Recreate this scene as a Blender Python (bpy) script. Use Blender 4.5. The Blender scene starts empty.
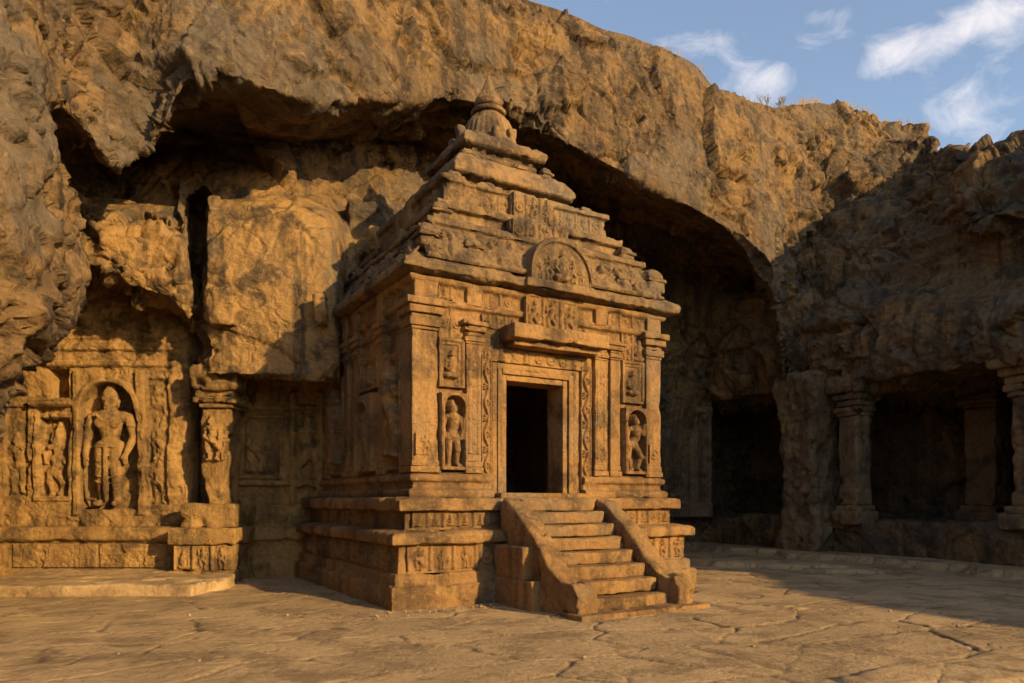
import bpy, math, random
import numpy as np
from mathutils import Vector, Matrix

random.seed(7)
SC = bpy.context.scene
COL = SC.collection
R = math.radians

# ------------------------------------------------------------------ camera, sky, sun, exposure
VOXEL = 0.044
EYE, FPX, HOR = 1.6, 725.0, 500.0
cam = bpy.data.cameras.new('camera')
cam.sensor_width = 36.0
cam.lens = 36.0 * FPX / 1024.0
cam.shift_y = (HOR - 341.5) / 1024.0
cam.clip_end = 2000.0
camo = bpy.data.objects.new('camera', cam)
camo.location = (0, 0, EYE)
camo.rotation_euler = (R(90), 0, 0)
COL.objects.link(camo)
SC.camera = camo

SUN_AZ = R(-39.5)      # plan direction towards the sun, measured from +x
SUN_EL = R(17.5)
sd = Vector((math.cos(SUN_AZ) * math.cos(SUN_EL), math.sin(SUN_AZ) * math.cos(SUN_EL), math.sin(SUN_EL)))
sl = bpy.data.lights.new('sun', 'SUN')
sl.energy = 4.6
sl.angle = R(0.6)
sl.color = (1.0, 0.69, 0.31)
so = bpy.data.objects.new('sun', sl)
so.rotation_euler = sd.to_track_quat('Z', 'Y').to_euler()
so.location = (30, -30, 20)
COL.objects.link(so)

W = bpy.data.worlds.new('World')
SC.world = W
W.use_nodes = True
nt = W.node_tree
nt.nodes.clear()


def N(t, kind, **kw):
    n = t.nodes.new(kind)
    for k, v in kw.items():
        if k in n.inputs.keys() and not hasattr(n, k):
            n.inputs[k].default_value = v
        else:
            try:
                setattr(n, k, v)
            except Exception:
                n.inputs[k].default_value = v
    return n


wo = N(nt, 'ShaderNodeOutputWorld')
bg = N(nt, 'ShaderNodeBackground')
bg.inputs['Strength'].default_value = 0.15
sky = N(nt, 'ShaderNodeTexSky')
sky.sky_type = 'NISHITA'
sky.sun_disc = False
sky.sun_elevation = SUN_EL
sky.sun_rotation = R(90) - SUN_AZ
sky.air_density = 1.0
sky.dust_density = 0.8
sky.ozone_density = 1.5
tc = N(nt, 'ShaderNodeTexCoord')
nt.links.new(bg.outputs[0], wo.inputs[0])


def wm(op, a, b=None, c=None, clamp=False):
    n = nt.nodes.new('ShaderNodeMath')
    n.operation = op
    n.use_clamp = clamp
    for i, v in enumerate((a, b, c)):
        if v is None:
            continue
        if isinstance(v, (int, float)):
            n.inputs[i].default_value = v
        else:
            nt.links.new(v, n.inputs[i])
    return n.outputs[0]


# wispy clouds: streaked noise inside a few soft banks of the northern sky
sep = N(nt, 'ShaderNodeSeparateXYZ')
nt.links.new(tc.outputs['Generated'], sep.inputs[0])
yy = wm('MAXIMUM', sep.outputs[1], 0.05)
ca = wm('DIVIDE', sep.outputs[0], yy)
cb = wm('DIVIDE', sep.outputs[2], yy)
cmb = N(nt, 'ShaderNodeCombineXYZ')
nt.links.new(ca, cmb.inputs[0])
nt.links.new(cb, cmb.inputs[1])
mp = N(nt, 'ShaderNodeMapping')
mp.vector_type = 'TEXTURE'
mp.inputs['Rotation'].default_value = (0, 0, R(24))
mp.inputs['Scale'].default_value = (0.15, 0.10, 1.0)
nt.links.new(cmb.outputs[0], mp.inputs[0])
cn = N(nt, 'ShaderNodeTexNoise')
cn.inputs['Scale'].default_value = 1.6
cn.inputs['Detail'].default_value = 9.0
cn.inputs['Roughness'].default_value = 0.6
cn.inputs['Distortion'].default_value = 0.7
nt.links.new(mp.outputs[0], cn.inputs['Vector'])
bank = None
for (a0, b0, ra, rb, ang, st_) in ((.50, .60, .045, .028, 30, .72), (.60, .645, .085, .032, 22, .85), (.70, .68, .09, .04, 15, .6), (.345, .572, .07, .034, 12, .8), (.255, .632, .075, .022, 10, .6), (.615, .538, .06, .035, 18, .7), (.66, .60, .05, .02, 25, .4),
                                   (.42, .668, .035, .012, 5, .5), (-.5, .75, .5, .12, 10, .6), (1.3, .5, .4, .12, 10, .7), (-1.4, .5, .5, .15, 0, .6), (.1, 1.1, .5, .15, 20, .6)):
    ct, sn_ = math.cos(R(ang)), math.sin(R(ang))
    dx_ = wm('SUBTRACT', ca, a0)
    dy_ = wm('SUBTRACT', cb, b0)
    u_ = wm('DIVIDE', wm('ADD', wm('MULTIPLY', dx_, ct), wm('MULTIPLY', dy_, sn_)), ra)
    v_ = wm('DIVIDE', wm('SUBTRACT', wm('MULTIPLY', dy_, ct), wm('MULTIPLY', dx_, sn_)), rb)
    e_ = wm('MULTIPLY', wm('POWER', 2.718, wm('MULTIPLY', wm('ADD', wm('MULTIPLY', u_, u_), wm('MULTIPLY', v_, v_)), -1.0)), st_)
    bank = e_ if bank is None else wm('ADD', bank, e_, clamp=True)
front = wm('GREATER_THAN', sep.outputs[1], 0.1)
dens = wm('ADD', wm('MULTIPLY', bank, 0.42), cn.outputs['Fac'])
cr = N(nt, 'ShaderNodeMapRange')
cr.interpolation_type = 'SMOOTHSTEP'
cr.inputs['From Min'].default_value = 0.50
cr.inputs['From Max'].default_value = 1.16
nt.links.new(dens, cr.inputs['Value'])
cmix = N(nt, 'ShaderNodeMix')
cmix.data_type = 'RGBA'
cf = wm('MAXIMUM', wm('MULTIPLY', wm('MULTIPLY', cr.outputs[0], 0.68), front), 0.05)
nt.links.new(cf, cmix.inputs['Factor'])
nt.links.new(sky.outputs[0], cmix.inputs['A'])
cmix.inputs['B'].default_value = (6.0, 5.4, 5.1, 1)
nt.links.new(cmix.outputs['Result'], bg.inputs['Color'])

vs = SC.view_settings
vs.view_transform = 'Standard'
vs.look = 'None'
vs.gamma = 1.0
vs.use_curve_mapping = False
vs.exposure = 0.62
SC.cycles.use_denoising = True
SC.cycles.max_bounces = 5
SC.cycles.diffuse_bounces = 3
SC.cycles.use_adaptive_sampling = True
SC.cycles.adaptive_threshold = 0.03


# ------------------------------------------------------------------ numeric helpers
def _hash(ix, iy, iz, seed):
    with np.errstate(over='ignore'):
        n = (ix.astype(np.uint32) * np.uint32(374761393) + iy.astype(np.uint32) * np.uint32(668265263)
             + iz.astype(np.uint32) * np.uint32(1442695041) + np.uint32((seed * 974634777) & 0xffffffff))
        n = (n ^ (n >> np.uint32(13))) * np.uint32(1274126177)
        n = (n ^ (n >> np.uint32(15))) * np.uint32(2246822519)
        n = n ^ (n >> np.uint32(16))
    return n.astype(np.float64) / 4294967295.0


def vn(p, seed=0):
    """value noise, p (N,3) -> (-1..1)"""
    i = np.floor(p).astype(np.int64)
    f = p - i
    u = f * f * f * (f * (f * 6 - 15) + 10)
    r = 0
    for dx in (0, 1):
        wx = u[:, 0] if dx else 1 - u[:, 0]
        for dy in (0, 1):
            wy = u[:, 1] if dy else 1 - u[:, 1]
            for dz in (0, 1):
                wz = u[:, 2] if dz else 1 - u[:, 2]
                r = r + wx * wy * wz * _hash(i[:, 0] + dx, i[:, 1] + dy, i[:, 2] + dz, seed)
    return r * 2 - 1


def fbm(p, octs=4, seed=0, gain=0.5):
    a, s, t, q = 1.0, 0.0, 0.0, np.array(p, dtype=np.float64)
    for o in range(octs):
        s = s + a * vn(q + 17.3 * o, seed + o)
        t += a
        a *= gain
        q = q * 2.03
    return s / t


def ridged(p, octs=4, seed=0, gain=0.5):
    a, s, t, q = 1.0, 0.0, 0.0, np.array(p, dtype=np.float64)
    for o in range(octs):
        s = s + a * (1 - 2 * np.abs(vn(q + 9.1 * o, seed + o)))
        t += a
        a *= gain
        q = q * 2.03
    return s / t


def worley(p, seed=0, flat=False, facet=False):
    i = np.floor(p).astype(np.int64)
    f1 = np.full(len(p), 9.0)
    f2 = np.full(len(p), 9.0)
    idv = np.zeros(len(p))
    fac = np.zeros(len(p))
    for dx in (-1, 0, 1):
        for dy in (-1, 0, 1):
            for dz in ((0,) if flat else (-1, 0, 1)):
                c0, c1, c2 = i[:, 0] + dx, i[:, 1] + dy, i[:, 2] + dz
                qx = c0 + _hash(c0, c1, c2, seed) - p[:, 0]
                qy = c1 + _hash(c0, c1, c2, seed + 1) - p[:, 1]
                qz = 0 if flat else c2 + _hash(c0, c1, c2, seed + 2) - p[:, 2]
                d = np.sqrt(qx * qx + qy * qy + qz * qz)
                near = d < f1
                f2 = np.where(near, f1, np.minimum(f2, d))
                idv = np.where(near, _hash(c0, c1, c2, seed + 3), idv)
                f1 = np.where(near, d, f1)
                if facet:
                    g = (qx * (_hash(c0, c1, c2, seed + 5) - .5) + qy * (_hash(c0, c1, c2, seed + 6) - .5)
                         + qz * (_hash(c0, c1, c2, seed + 7) - .5)) * 2
                    fac = np.where(near, g, fac)
    if facet:
        return f1, f2, idv, fac
    return f1, f2, idv


def pchip(x, y, xi):
    x = np.asarray(x, float)
    y = np.asarray(y, float)
    sh = y.shape[1:]
    y = y.reshape(len(x), -1)
    h = np.diff(x)[:, None]
    dl = np.diff(y, axis=0) / h
    m = np.zeros_like(y)
    if len(x) > 2:
        w1 = 2 * h[1:] + h[:-1]
        w2 = h[1:] + 2 * h[:-1]
        a, b = dl[:-1], dl[1:]
        ok = (a * b) > 0
        with np.errstate(divide='ignore', invalid='ignore'):
            v = (w1 + w2) / (w1 / a + w2 / b)
        m[1:-1] = np.where(ok, v, 0)
    m[0] = dl[0]
    m[-1] = dl[-1]
    xi = np.clip(np.asarray(xi, float), x[0], x[-1])
    k = np.clip(np.searchsorted(x, xi, side='right') - 1, 0, len(x) - 2)
    hh = h[k]
    t = ((xi - x[k]) / h[k, 0])[:, None]
    r = ((1 + 2 * t) * (1 - t) ** 2 * y[k] + t * (1 - t) ** 2 * hh * m[k]
         + t * t * (3 - 2 * t) * y[k + 1] + t * t * (t - 1) * hh * m[k + 1])
    return r.reshape((len(xi),) + sh)


def smooth(a, b, x):
    t = np.clip((x - a) / (b - a), 0, 1)
    return t * t * (3 - 2 * t)


# ------------------------------------------------------------------ mesh accumulator
class MB:
    def __init__(self):
        self.v, self.q, self.t, self.n = [], [], [], 0

    def add(self, v, q=None, t=None):
        v = np.asarray(v, float).reshape(-1, 3)
        if q is not None and len(q):
            self.q.append(np.asarray(q, np.int64).reshape(-1, 4) + self.n)
        if t is not None and len(t):
            self.t.append(np.asarray(t, np.int64).reshape(-1, 3) + self.n)
        self.v.append(v)
        self.n += len(v)

    def grid(self, P, flip=False):
        a, b = P.shape[:2]
        I = np.arange(a * b).reshape(a, b)
        q = np.stack([I[:-1, :-1], I[1:, :-1], I[1:, 1:], I[:-1, 1:]], -1).reshape(-1, 4)
        if flip:
            q = q[:, ::-1]
        self.add(P.reshape(-1, 3), q)

    def build(self, name, mat, parent=None, flat=False):
        V = np.concatenate(self.v)
        Q = np.concatenate(self.q) if self.q else np.zeros((0, 4), np.int64)
        T = np.concatenate(self.t) if self.t else np.zeros((0, 3), np.int64)
        me = bpy.data.meshes.new(name)
        me.vertices.add(len(V))
        me.vertices.foreach_set('co', V.astype(np.float32).ravel())
        nl = Q.size + T.size
        me.loops.add(nl)
        me.loops.foreach_set('vertex_index', np.concatenate([Q.ravel(), T.ravel()]).astype(np.int32))
        me.polygons.add(len(Q) + len(T))
        st = np.concatenate([np.arange(len(Q)) * 4, Q.size + np.arange(len(T)) * 3]).astype(np.int32)
        me.polygons.foreach_set('loop_start', st)
        me.polygons.foreach_set('use_smooth', np.full(len(Q) + len(T), not flat))
        me.materials.append(mat)
        me.update(calc_edges=True)
        me.validate()
        o = bpy.data.objects.new(name, me)
        COL.objects.link(o)
        if parent is not None:
            o.parent = parent
        return o


def tag(o, label=None, cat=None, group=None, kind=None):
    if label:
        o['label'] = label
    if cat:
        o['category'] = cat
    if group:
        o['group'] = group
    if kind:
        o['kind'] = kind
    return o


def empty(name, loc, rz=0.0):
    o = bpy.data.objects.new(name, None)
    o.location = loc
    o.rotation_euler = (0, 0, rz)
    o.empty_display_size = 0.3
    COL.objects.link(o)
    return o


# ------------------------------------------------------------------ shape builders
def lines(a, b, r, res):
    n = max(1, int(math.ceil((b - a - 2 * r) / res)))
    return np.concatenate([[a, a + r * 0.35], np.linspace(a + r, b - r, n + 1), [b - r * 0.35, b]])


def wear(p, n, amp, seed=0, big=1.0):
    """weathering: soft undulation, grain and chipped spots, moved along n"""
    d = fbm(p * 2.3, 3, seed + 1) * 0.9 * big + fbm(p * 9.0, 3, seed + 5) * 0.55
    c = fbm(p * 4.2 + 5.0, 3, seed + 11)
    d = d - np.maximum(0, c - 0.22) * 5.0
    return p + n * (d * amp)[:, None]


def block(B, u0, u1, v0, v1, z0, z1, r=.025, res=.05, amp=.012, deform=None, seed=0, big=1.0):
    lo, hi = np.array([u0, v0, z0], float), np.array([u1, v1, z1], float)
    r = min(r, 0.45 * float((hi - lo).min()))
    L = [lines(lo[i], hi[i], r, res) for i in range(3)]
    n = [len(x) for x in L]
    idm = np.full(n, -1, np.int64)
    s = np.zeros(n, bool)
    s[0], s[-1], s[:, 0], s[:, -1], s[:, :, 0], s[:, :, -1] = (True,) * 6
    ii = np.argwhere(s)
    idm[s] = np.arange(len(ii))
    p = np.stack([L[k][ii[:, k]] for k in range(3)], -1)
    inner = np.clip(p, lo + r, hi - r)
    nn = p - inner
    nn /= np.maximum(np.linalg.norm(nn, axis=1), 1e-9)[:, None]
    p = inner + nn * r
    if deform is not None:
        p = deform(p)
    p = wear(p, nn, amp, seed, big)
    qs = []
    for ax in range(3):
        for side in (0, -1):
            A = np.take(idm, side if side == 0 else n[ax] - 1, axis=ax)
            q = np.stack([A[:-1, :-1], A[1:, :-1], A[1:, 1:], A[:-1, 1:]], -1).reshape(-1, 4)
            if (side == 0) == (ax != 1):
                q = q[:, ::-1]
            qs.append(q)
    B.add(p, np.concatenate(qs))


def dense_profile(prof, res, r=0.012):
    pr = [np.array(p, float) for p in prof]
    out = [pr[0]]
    for i in range(1, len(pr)):
        a, b = pr[i - 1], pr[i]
        L = np.linalg.norm(b - a)
        if L < 1e-6:
            continue
        d = (b - a) / L
        rr = min(r, L * 0.3)
        n = max(1, int(math.ceil((L - 2 * rr) / res)))
        s = np.linspace(rr, L - rr, n + 1)
        for q in s:
            out.append(a + d * q)
    out.append(pr[-1])
    # soften: drop exact corners by averaging
    o = np.array(out)
    return o


def sweep(B, prof, path, closed=True, res=0.07, amp=0.010, seed=0, r=0.014, big=1.0, cap=True):
    """profile of (offset outwards, z) carried along a plan path; outwards is the right hand side"""
    P = [np.array(p, float) for p in path]
    n = len(P)
    pf = dense_profile(prof, res, r)
    mit = []
    for i in range(n):
        def nrm(a, b):
            d = b - a
            d = d / np.linalg.norm(d)
            return np.array([d[1], -d[0]])
        if closed or 0 < i < n - 1:
            n1, n2 = nrm(P[i - 1], P[i]), nrm(P[i], P[(i + 1) % n])
            m = (n1 + n2)
            m = m / (m @ m) * 2
        elif i == 0:
            m = nrm(P[0], P[1])
        else:
            m = nrm(P[-2], P[-1])
        mit.append(m)
    base, mm = [], []
    segs = n if closed else n - 1
    for i in range(segs):
        a, b = P[i], P[(i + 1) % n]
        L = np.linalg.norm(b - a)
        k = max(2, int(math.ceil(L / res)))
        ts = np.linspace(0, 1, k + 1)
        # keep two close lines at the corners
        ts = np.unique(np.concatenate([ts, [min(0.5, 0.02 / L), max(0.5, 1 - 0.02 / L)]]))
        for t in ts[:-1]:
            base.append(a + (b - a) * t)
            mm.append(mit[i] * (1 - t) + mit[(i + 1) % n] * t)
    if not closed:
        base.append(P[-1])
        mm.append(mit[-1])
    base, mm = np.array(base), np.array(mm)
    G = np.zeros((len(base), len(pf), 3))
    G[:, :, :2] = base[:, None, :] + mm[:, None, :] * pf[None, :, 0, None]
    G[:, :, 2] = pf[None, :, 1]
    # normals from the profile
    tg = np.gradient(pf, axis=0)
    tg /= np.maximum(np.linalg.norm(tg, axis=1), 1e-9)[:, None]
    pn = np.stack([tg[:, 1], -tg[:, 0]], -1)
    mu = mm / np.linalg.norm(mm, axis=1)[:, None]
    NN = np.zeros_like(G)
    NN[:, :, :2] = mu[:, None, :] * pn[None, :, 0, None]
    NN[:, :, 2] = pn[None, :, 1]
    sh = G.shape
    p = wear(G.reshape(-1, 3), NN.reshape(-1, 3), amp, seed, big).reshape(sh)
    if closed:
        p = np.concatenate([p, p[:1]], 0)
    a, b = p.shape[:2]
    if closed:
        I = np.arange((a - 1) * b).reshape(a - 1, b)
        I = np.concatenate([I, I[:1]], 0)
        vv = p[:-1].reshape(-1, 3)
    else:
        I = np.arange(a * b).reshape(a, b)
        vv = p.reshape(-1, 3)
    q = np.stack([I[:-1, :-1], I[1:, :-1], I[1:, 1:], I[:-1, 1:]], -1).reshape(-1, 4)
    B.add(vv, q)
    if not closed and cap:
        for e, flip in ((0, True), (-1, False)):
            lp = p[e]
            c = lp.mean(0)
            inner = lp.copy()
            mn = pf[:, 0].min() - 0.02
            inner[:, :2] = base[e] + mm[e] * mn
            GG = np.stack([lp, inner], 0)
            B.grid(GG, flip)


def lathe(B, prof, c, seg=40, amp=0.006, seed=0, ribs=0, rib_amp=0.0, rib_z=None, res=0.05, square=0.0):
    pf = dense_profile(prof, res, 0.008)
    th = np.linspace(0, 2 * math.pi, seg, endpoint=False)
    rad = np.repeat(pf[None, :, 0], seg, 0)
    if ribs:
        m = np.ones(len(pf)) if rib_z is None else ((pf[:, 1] > rib_z[0]) & (pf[:, 1] < rib_z[1])).astype(float)
        rad = rad * (1 + rib_amp * m[None, :] * (np.abs(np.cos(th * ribs / 2))[:, None] - 0.6))
    if square:
        k = 1.0 / np.maximum(np.abs(np.cos(th)), np.abs(np.sin(th)))
        rad = rad * (1 - square + square * k)[:, None]
    G = np.zeros((seg, len(pf), 3))
    G[:, :, 0] = c[0] + rad * np.cos(th)[:, None]
    G[:, :, 1] = c[1] + rad * np.sin(th)[:, None]
    G[:, :, 2] = c[2] + pf[None, :, 1]
    NN = np.zeros_like(G)
    NN[:, :, 0] = np.cos(th)[:, None]
    NN[:, :, 1] = np.sin(th)[:, None]
    p = wear(G.reshape(-1, 3), NN.reshape(-1, 3), amp, seed)
    I = np.arange(seg * len(pf)).reshape(seg, -1)
    I = np.concatenate([I, I[:1]], 0)
    q = np.stack([I[:-1, :-1], I[1:, :-1], I[1:, 1:], I[:-1, 1:]], -1).reshape(-1, 4)
    B.add(p, q)


FRONT = np.eye(3)
LEFT = np.array([[0, 1, 0], [-1, 0, 0], [0, 0, 1]], float)     # local x -> -v, local y -> +u


def relief(B, w, h, fun, org, rot=FRONT, res=0.012, back=0.03, grain=0.006, seed=0, ztop=None):
    """carved sheet w x h standing at org; fun gives how far each point stands out"""
    nx, nz = max(4, int(w / res)), max(4, int(h / res))
    xs = np.concatenate([[0], np.linspace(0, w, nx + 1), [w]])
    zs = np.concatenate([[0], np.linspace(0, h, nz + 1), [h]])
    X, Z = np.meshgrid(xs, zs, indexing='ij')
    if ztop is not None:
        Z = Z / h * ztop(X)
    H = fun(X, Z)
    pp = np.stack([X.ravel() + org[0] * 3.1 + seed, H.ravel() * 0 + org[1] * 2.3, Z.ravel() + org[2]], -1)
    H = H + ((fbm(pp * 6, 3, seed) + 0.7 * fbm(pp * 22, 2, seed + 4)) * grain
             - np.maximum(0, fbm(pp * 5 + 3, 3, seed + 7) - 0.25) * grain * 8).reshape(H.shape)
    H[0], H[-1], H[:, 0], H[:, -1] = -back, -back, -back, -back
    L = np.stack([X, -H, Z], -1).reshape(-1, 3)
    G = (L @ rot.T + np.array(org)).reshape(X.shape + (3,))
    B.grid(G, flip=True)


def seg_h(X, Z, a, b, ra, rb, zc=0.0, flat=0.8):
    ax, az = a
    dx, dz = b[0] - ax, b[1] - az
    L2 = dx * dx + dz * dz + 1e-9
    t = np.clip(((X - ax) * dx + (Z - az) * dz) / L2, 0, 1)
    d2 = (X - ax - dx * t) ** 2 + (Z - az - dz * t) ** 2
    r = ra + (rb - ra) * t
    m = r * r - d2
    return np.where(m > 0, zc + flat * np.sqrt(np.maximum(m, 0)), -1.0)


def figure(X, Z, cx, z0, H, rng, pose=None, depth=1.0):
    """carved human figure: height above the ground of the relief (>=0)"""
    s = rng.uniform(-0.05, 0.05)
    pose = pose or rng.choice(['stand', 'dance', 'seat', 'bend'])
    o = np.zeros_like(X)

    def S(a, b, ra, rb, zc=0.0):
        nonlocal o
        A = (cx + a[0] * H, z0 + a[1] * H)
        Bq = (cx + b[0] * H, z0 + b[1] * H)
        o = np.maximum(o, depth * seg_h(X, Z, A, Bq, ra * H, rb * H, zc * H))
    if pose == 'seat':
        k = 1.35
        S((0, .12 * k), (s, .42 * k), .115 * k, .125 * k, .03)
        S((s, .42 * k), (s, .55 * k), .06 * k, .05 * k, .02)
        S((s, .58 * k), (s, .66 * k), .075 * k, .05 * k, .05)
        S((-.22, .1), (.18, .05), .085, .07, .06)
        S((.22, .1), (-.16, .06), .085, .07, .05)
        S((-.13 * k, .44 * k), (-.22, .34), .05, .045, .02)
        S((-.22, .34), (-.08, .2), .045, .04, .05)
        S((.13 * k, .44 * k), (.23, .36), .05, .045, .02)
        S((.23, .36), (.2, .12), .045, .04, .03)
    else:
        hip = rng.uniform(-.04, .04) if pose == 'stand' else rng.choice([-1, 1]) * .07
        S((hip, .47), (-hip * .4, .60), .095, .075)
        S((-hip * .4, .60), (-hip * .2, .73), .08, .115, .01)
        S((-.1, .755), (.1, .755), .05, .05, .01)
        S((s, .78), (s, .84), .04, .04)
        S((s, .87), (s, .90), .062, .058, .035)
        S((s, .93), (s, 1.0), .06, .03, .015)
        kn = .03 if pose == 'stand' else .1
        S((hip - .06, .46), (-kn - .04, .25), .075, .055)
        S((-kn - .04, .25), (-.07, .03), .052, .036)
        S((hip + .06, .46), (kn + .05, .25), .075, .055, .01)
        S((kn + .05, .25), (.07, .03), .052, .036)
        S((-.08, .02), (-.12, .0), .035, .03, .03)
        S((.08, .02), (.12, .0), .035, .03, .03)
        for sg in (-1, 1):
            up = pose != 'stand' and rng.random() < .55
            ex, ez = sg * (.19 if up else .17), (.66 if up else .57)
            S((sg * .13, .745), (ex, ez), .045, .038)
            S((ex, ez), (sg * (.22 if up else .14), .85 if up else .43), .036, .03, .02)
    return np.where(o > .004 * H, o + .05 * H * depth, 0)


def frieze_fun(w, h, seed, pitch=0.42, ground=0.0, depth=1.35, posts=True, pose=None):
    rng = random.Random(seed)
    n = max(1, int(round(w / pitch)))
    pw = w / n

    def f(X, Z):
        o = np.zeros_like(X) + ground
        for i in range(n):
            c = (i + .5) * pw + rng.uniform(-.04, .04) * pw
            k = rng.random()
            if k < .75:
                hh = h * rng.uniform(.78, .95)
                o = np.maximum(o, ground + figure(X, Z, c, h * .04, hh, rng, pose, depth))
                if rng.random() < .5:
                    o = np.maximum(o, ground + figure(X, Z, c + pw * .3, h * .04, hh * .6, rng, 'stand', depth))
            else:
                rr = min(pw, h) * .38
                d = np.hypot(X - c, Z - h * .48)
                o = np.maximum(o, ground + .035 * (smooth(rr, rr * .85, d) - .7 * smooth(rr * .75, rr * .6, d)
                                                  + .9 * smooth(rr * .42, rr * .25, d)))
            if posts:
                o = np.maximum(o, ground + .045 * smooth(.035, .02, np.abs(X - i * pw)))
        return o
    return f


def scroll_fun(w, h, pitch=0.26, depth=0.04):
    def f(X, Z):
        c = w / 2 + .18 * w * np.sin(Z / pitch * math.pi)
        o = depth * smooth(.16 * w, .06 * w, np.abs(X - c))
        k = np.floor(Z / pitch)
        zc = (k + .5) * pitch
        sg = np.where(k % 2 == 0, 1, -1)
        xc = w / 2 - sg * .14 * w
        d = np.hypot((X - xc), (Z - zc) * .8)
        a = np.arctan2(Z - zc, X - xc)
        rr = w * .3
        o = np.maximum(o, depth * 1.1 * smooth(rr, rr * .7, d) * (.55 + .45 * np.cos(a * 5 + d / w * 14)))
        e = np.minimum(X, w - X)
        return np.maximum(o, .03 * smooth(.025, .012, e))
    return f


def niche_fun(w, h, seed, frame=0.05, depth=0.17, pose='stand', fig=0.90, fdep=1.5):
    rng = random.Random(seed)

    def f(X, Z):
        ww = w / 2 - frame
        zt = h - frame - ww
        d = np.where(Z < zt, np.abs(X - w / 2) - ww, np.hypot(X - w / 2, Z - zt) - ww)
        o = depth * smooth(-.012, .010, d)
        o = o + .025 * smooth(.0, .012, d) * smooth(.045, .032, d)
        o = np.where(Z < .06, np.maximum(o, depth * smooth(.065, .05, Z)), o)
        fg = figure(X, Z, w / 2, .06, (h - frame * 1.6) * fig, rng, pose, fdep)
        return np.maximum(o, np.where(d < 0, fg, 0))
    return f


def panel_fun(w, h, seed, bands=((.045, .075), (.09, .035)), pose='stand', fg=0.75):
    rng = random.Random(seed)

    def f(X, Z):
        e = np.minimum(np.minimum(X, w - X), np.minimum(Z, h - Z))
        o = np.zeros_like(X)
        for pos, hh in bands:
            o = np.maximum(o, hh * smooth(pos + .012, pos, e))
        if fg:
            o = np.maximum(o, np.where(e > bands[-1][0], figure(X, Z, w / 2, h * (1 - fg) / 2, h * fg, rng, pose, 1.3), 0))
        return o
    return f


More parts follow.
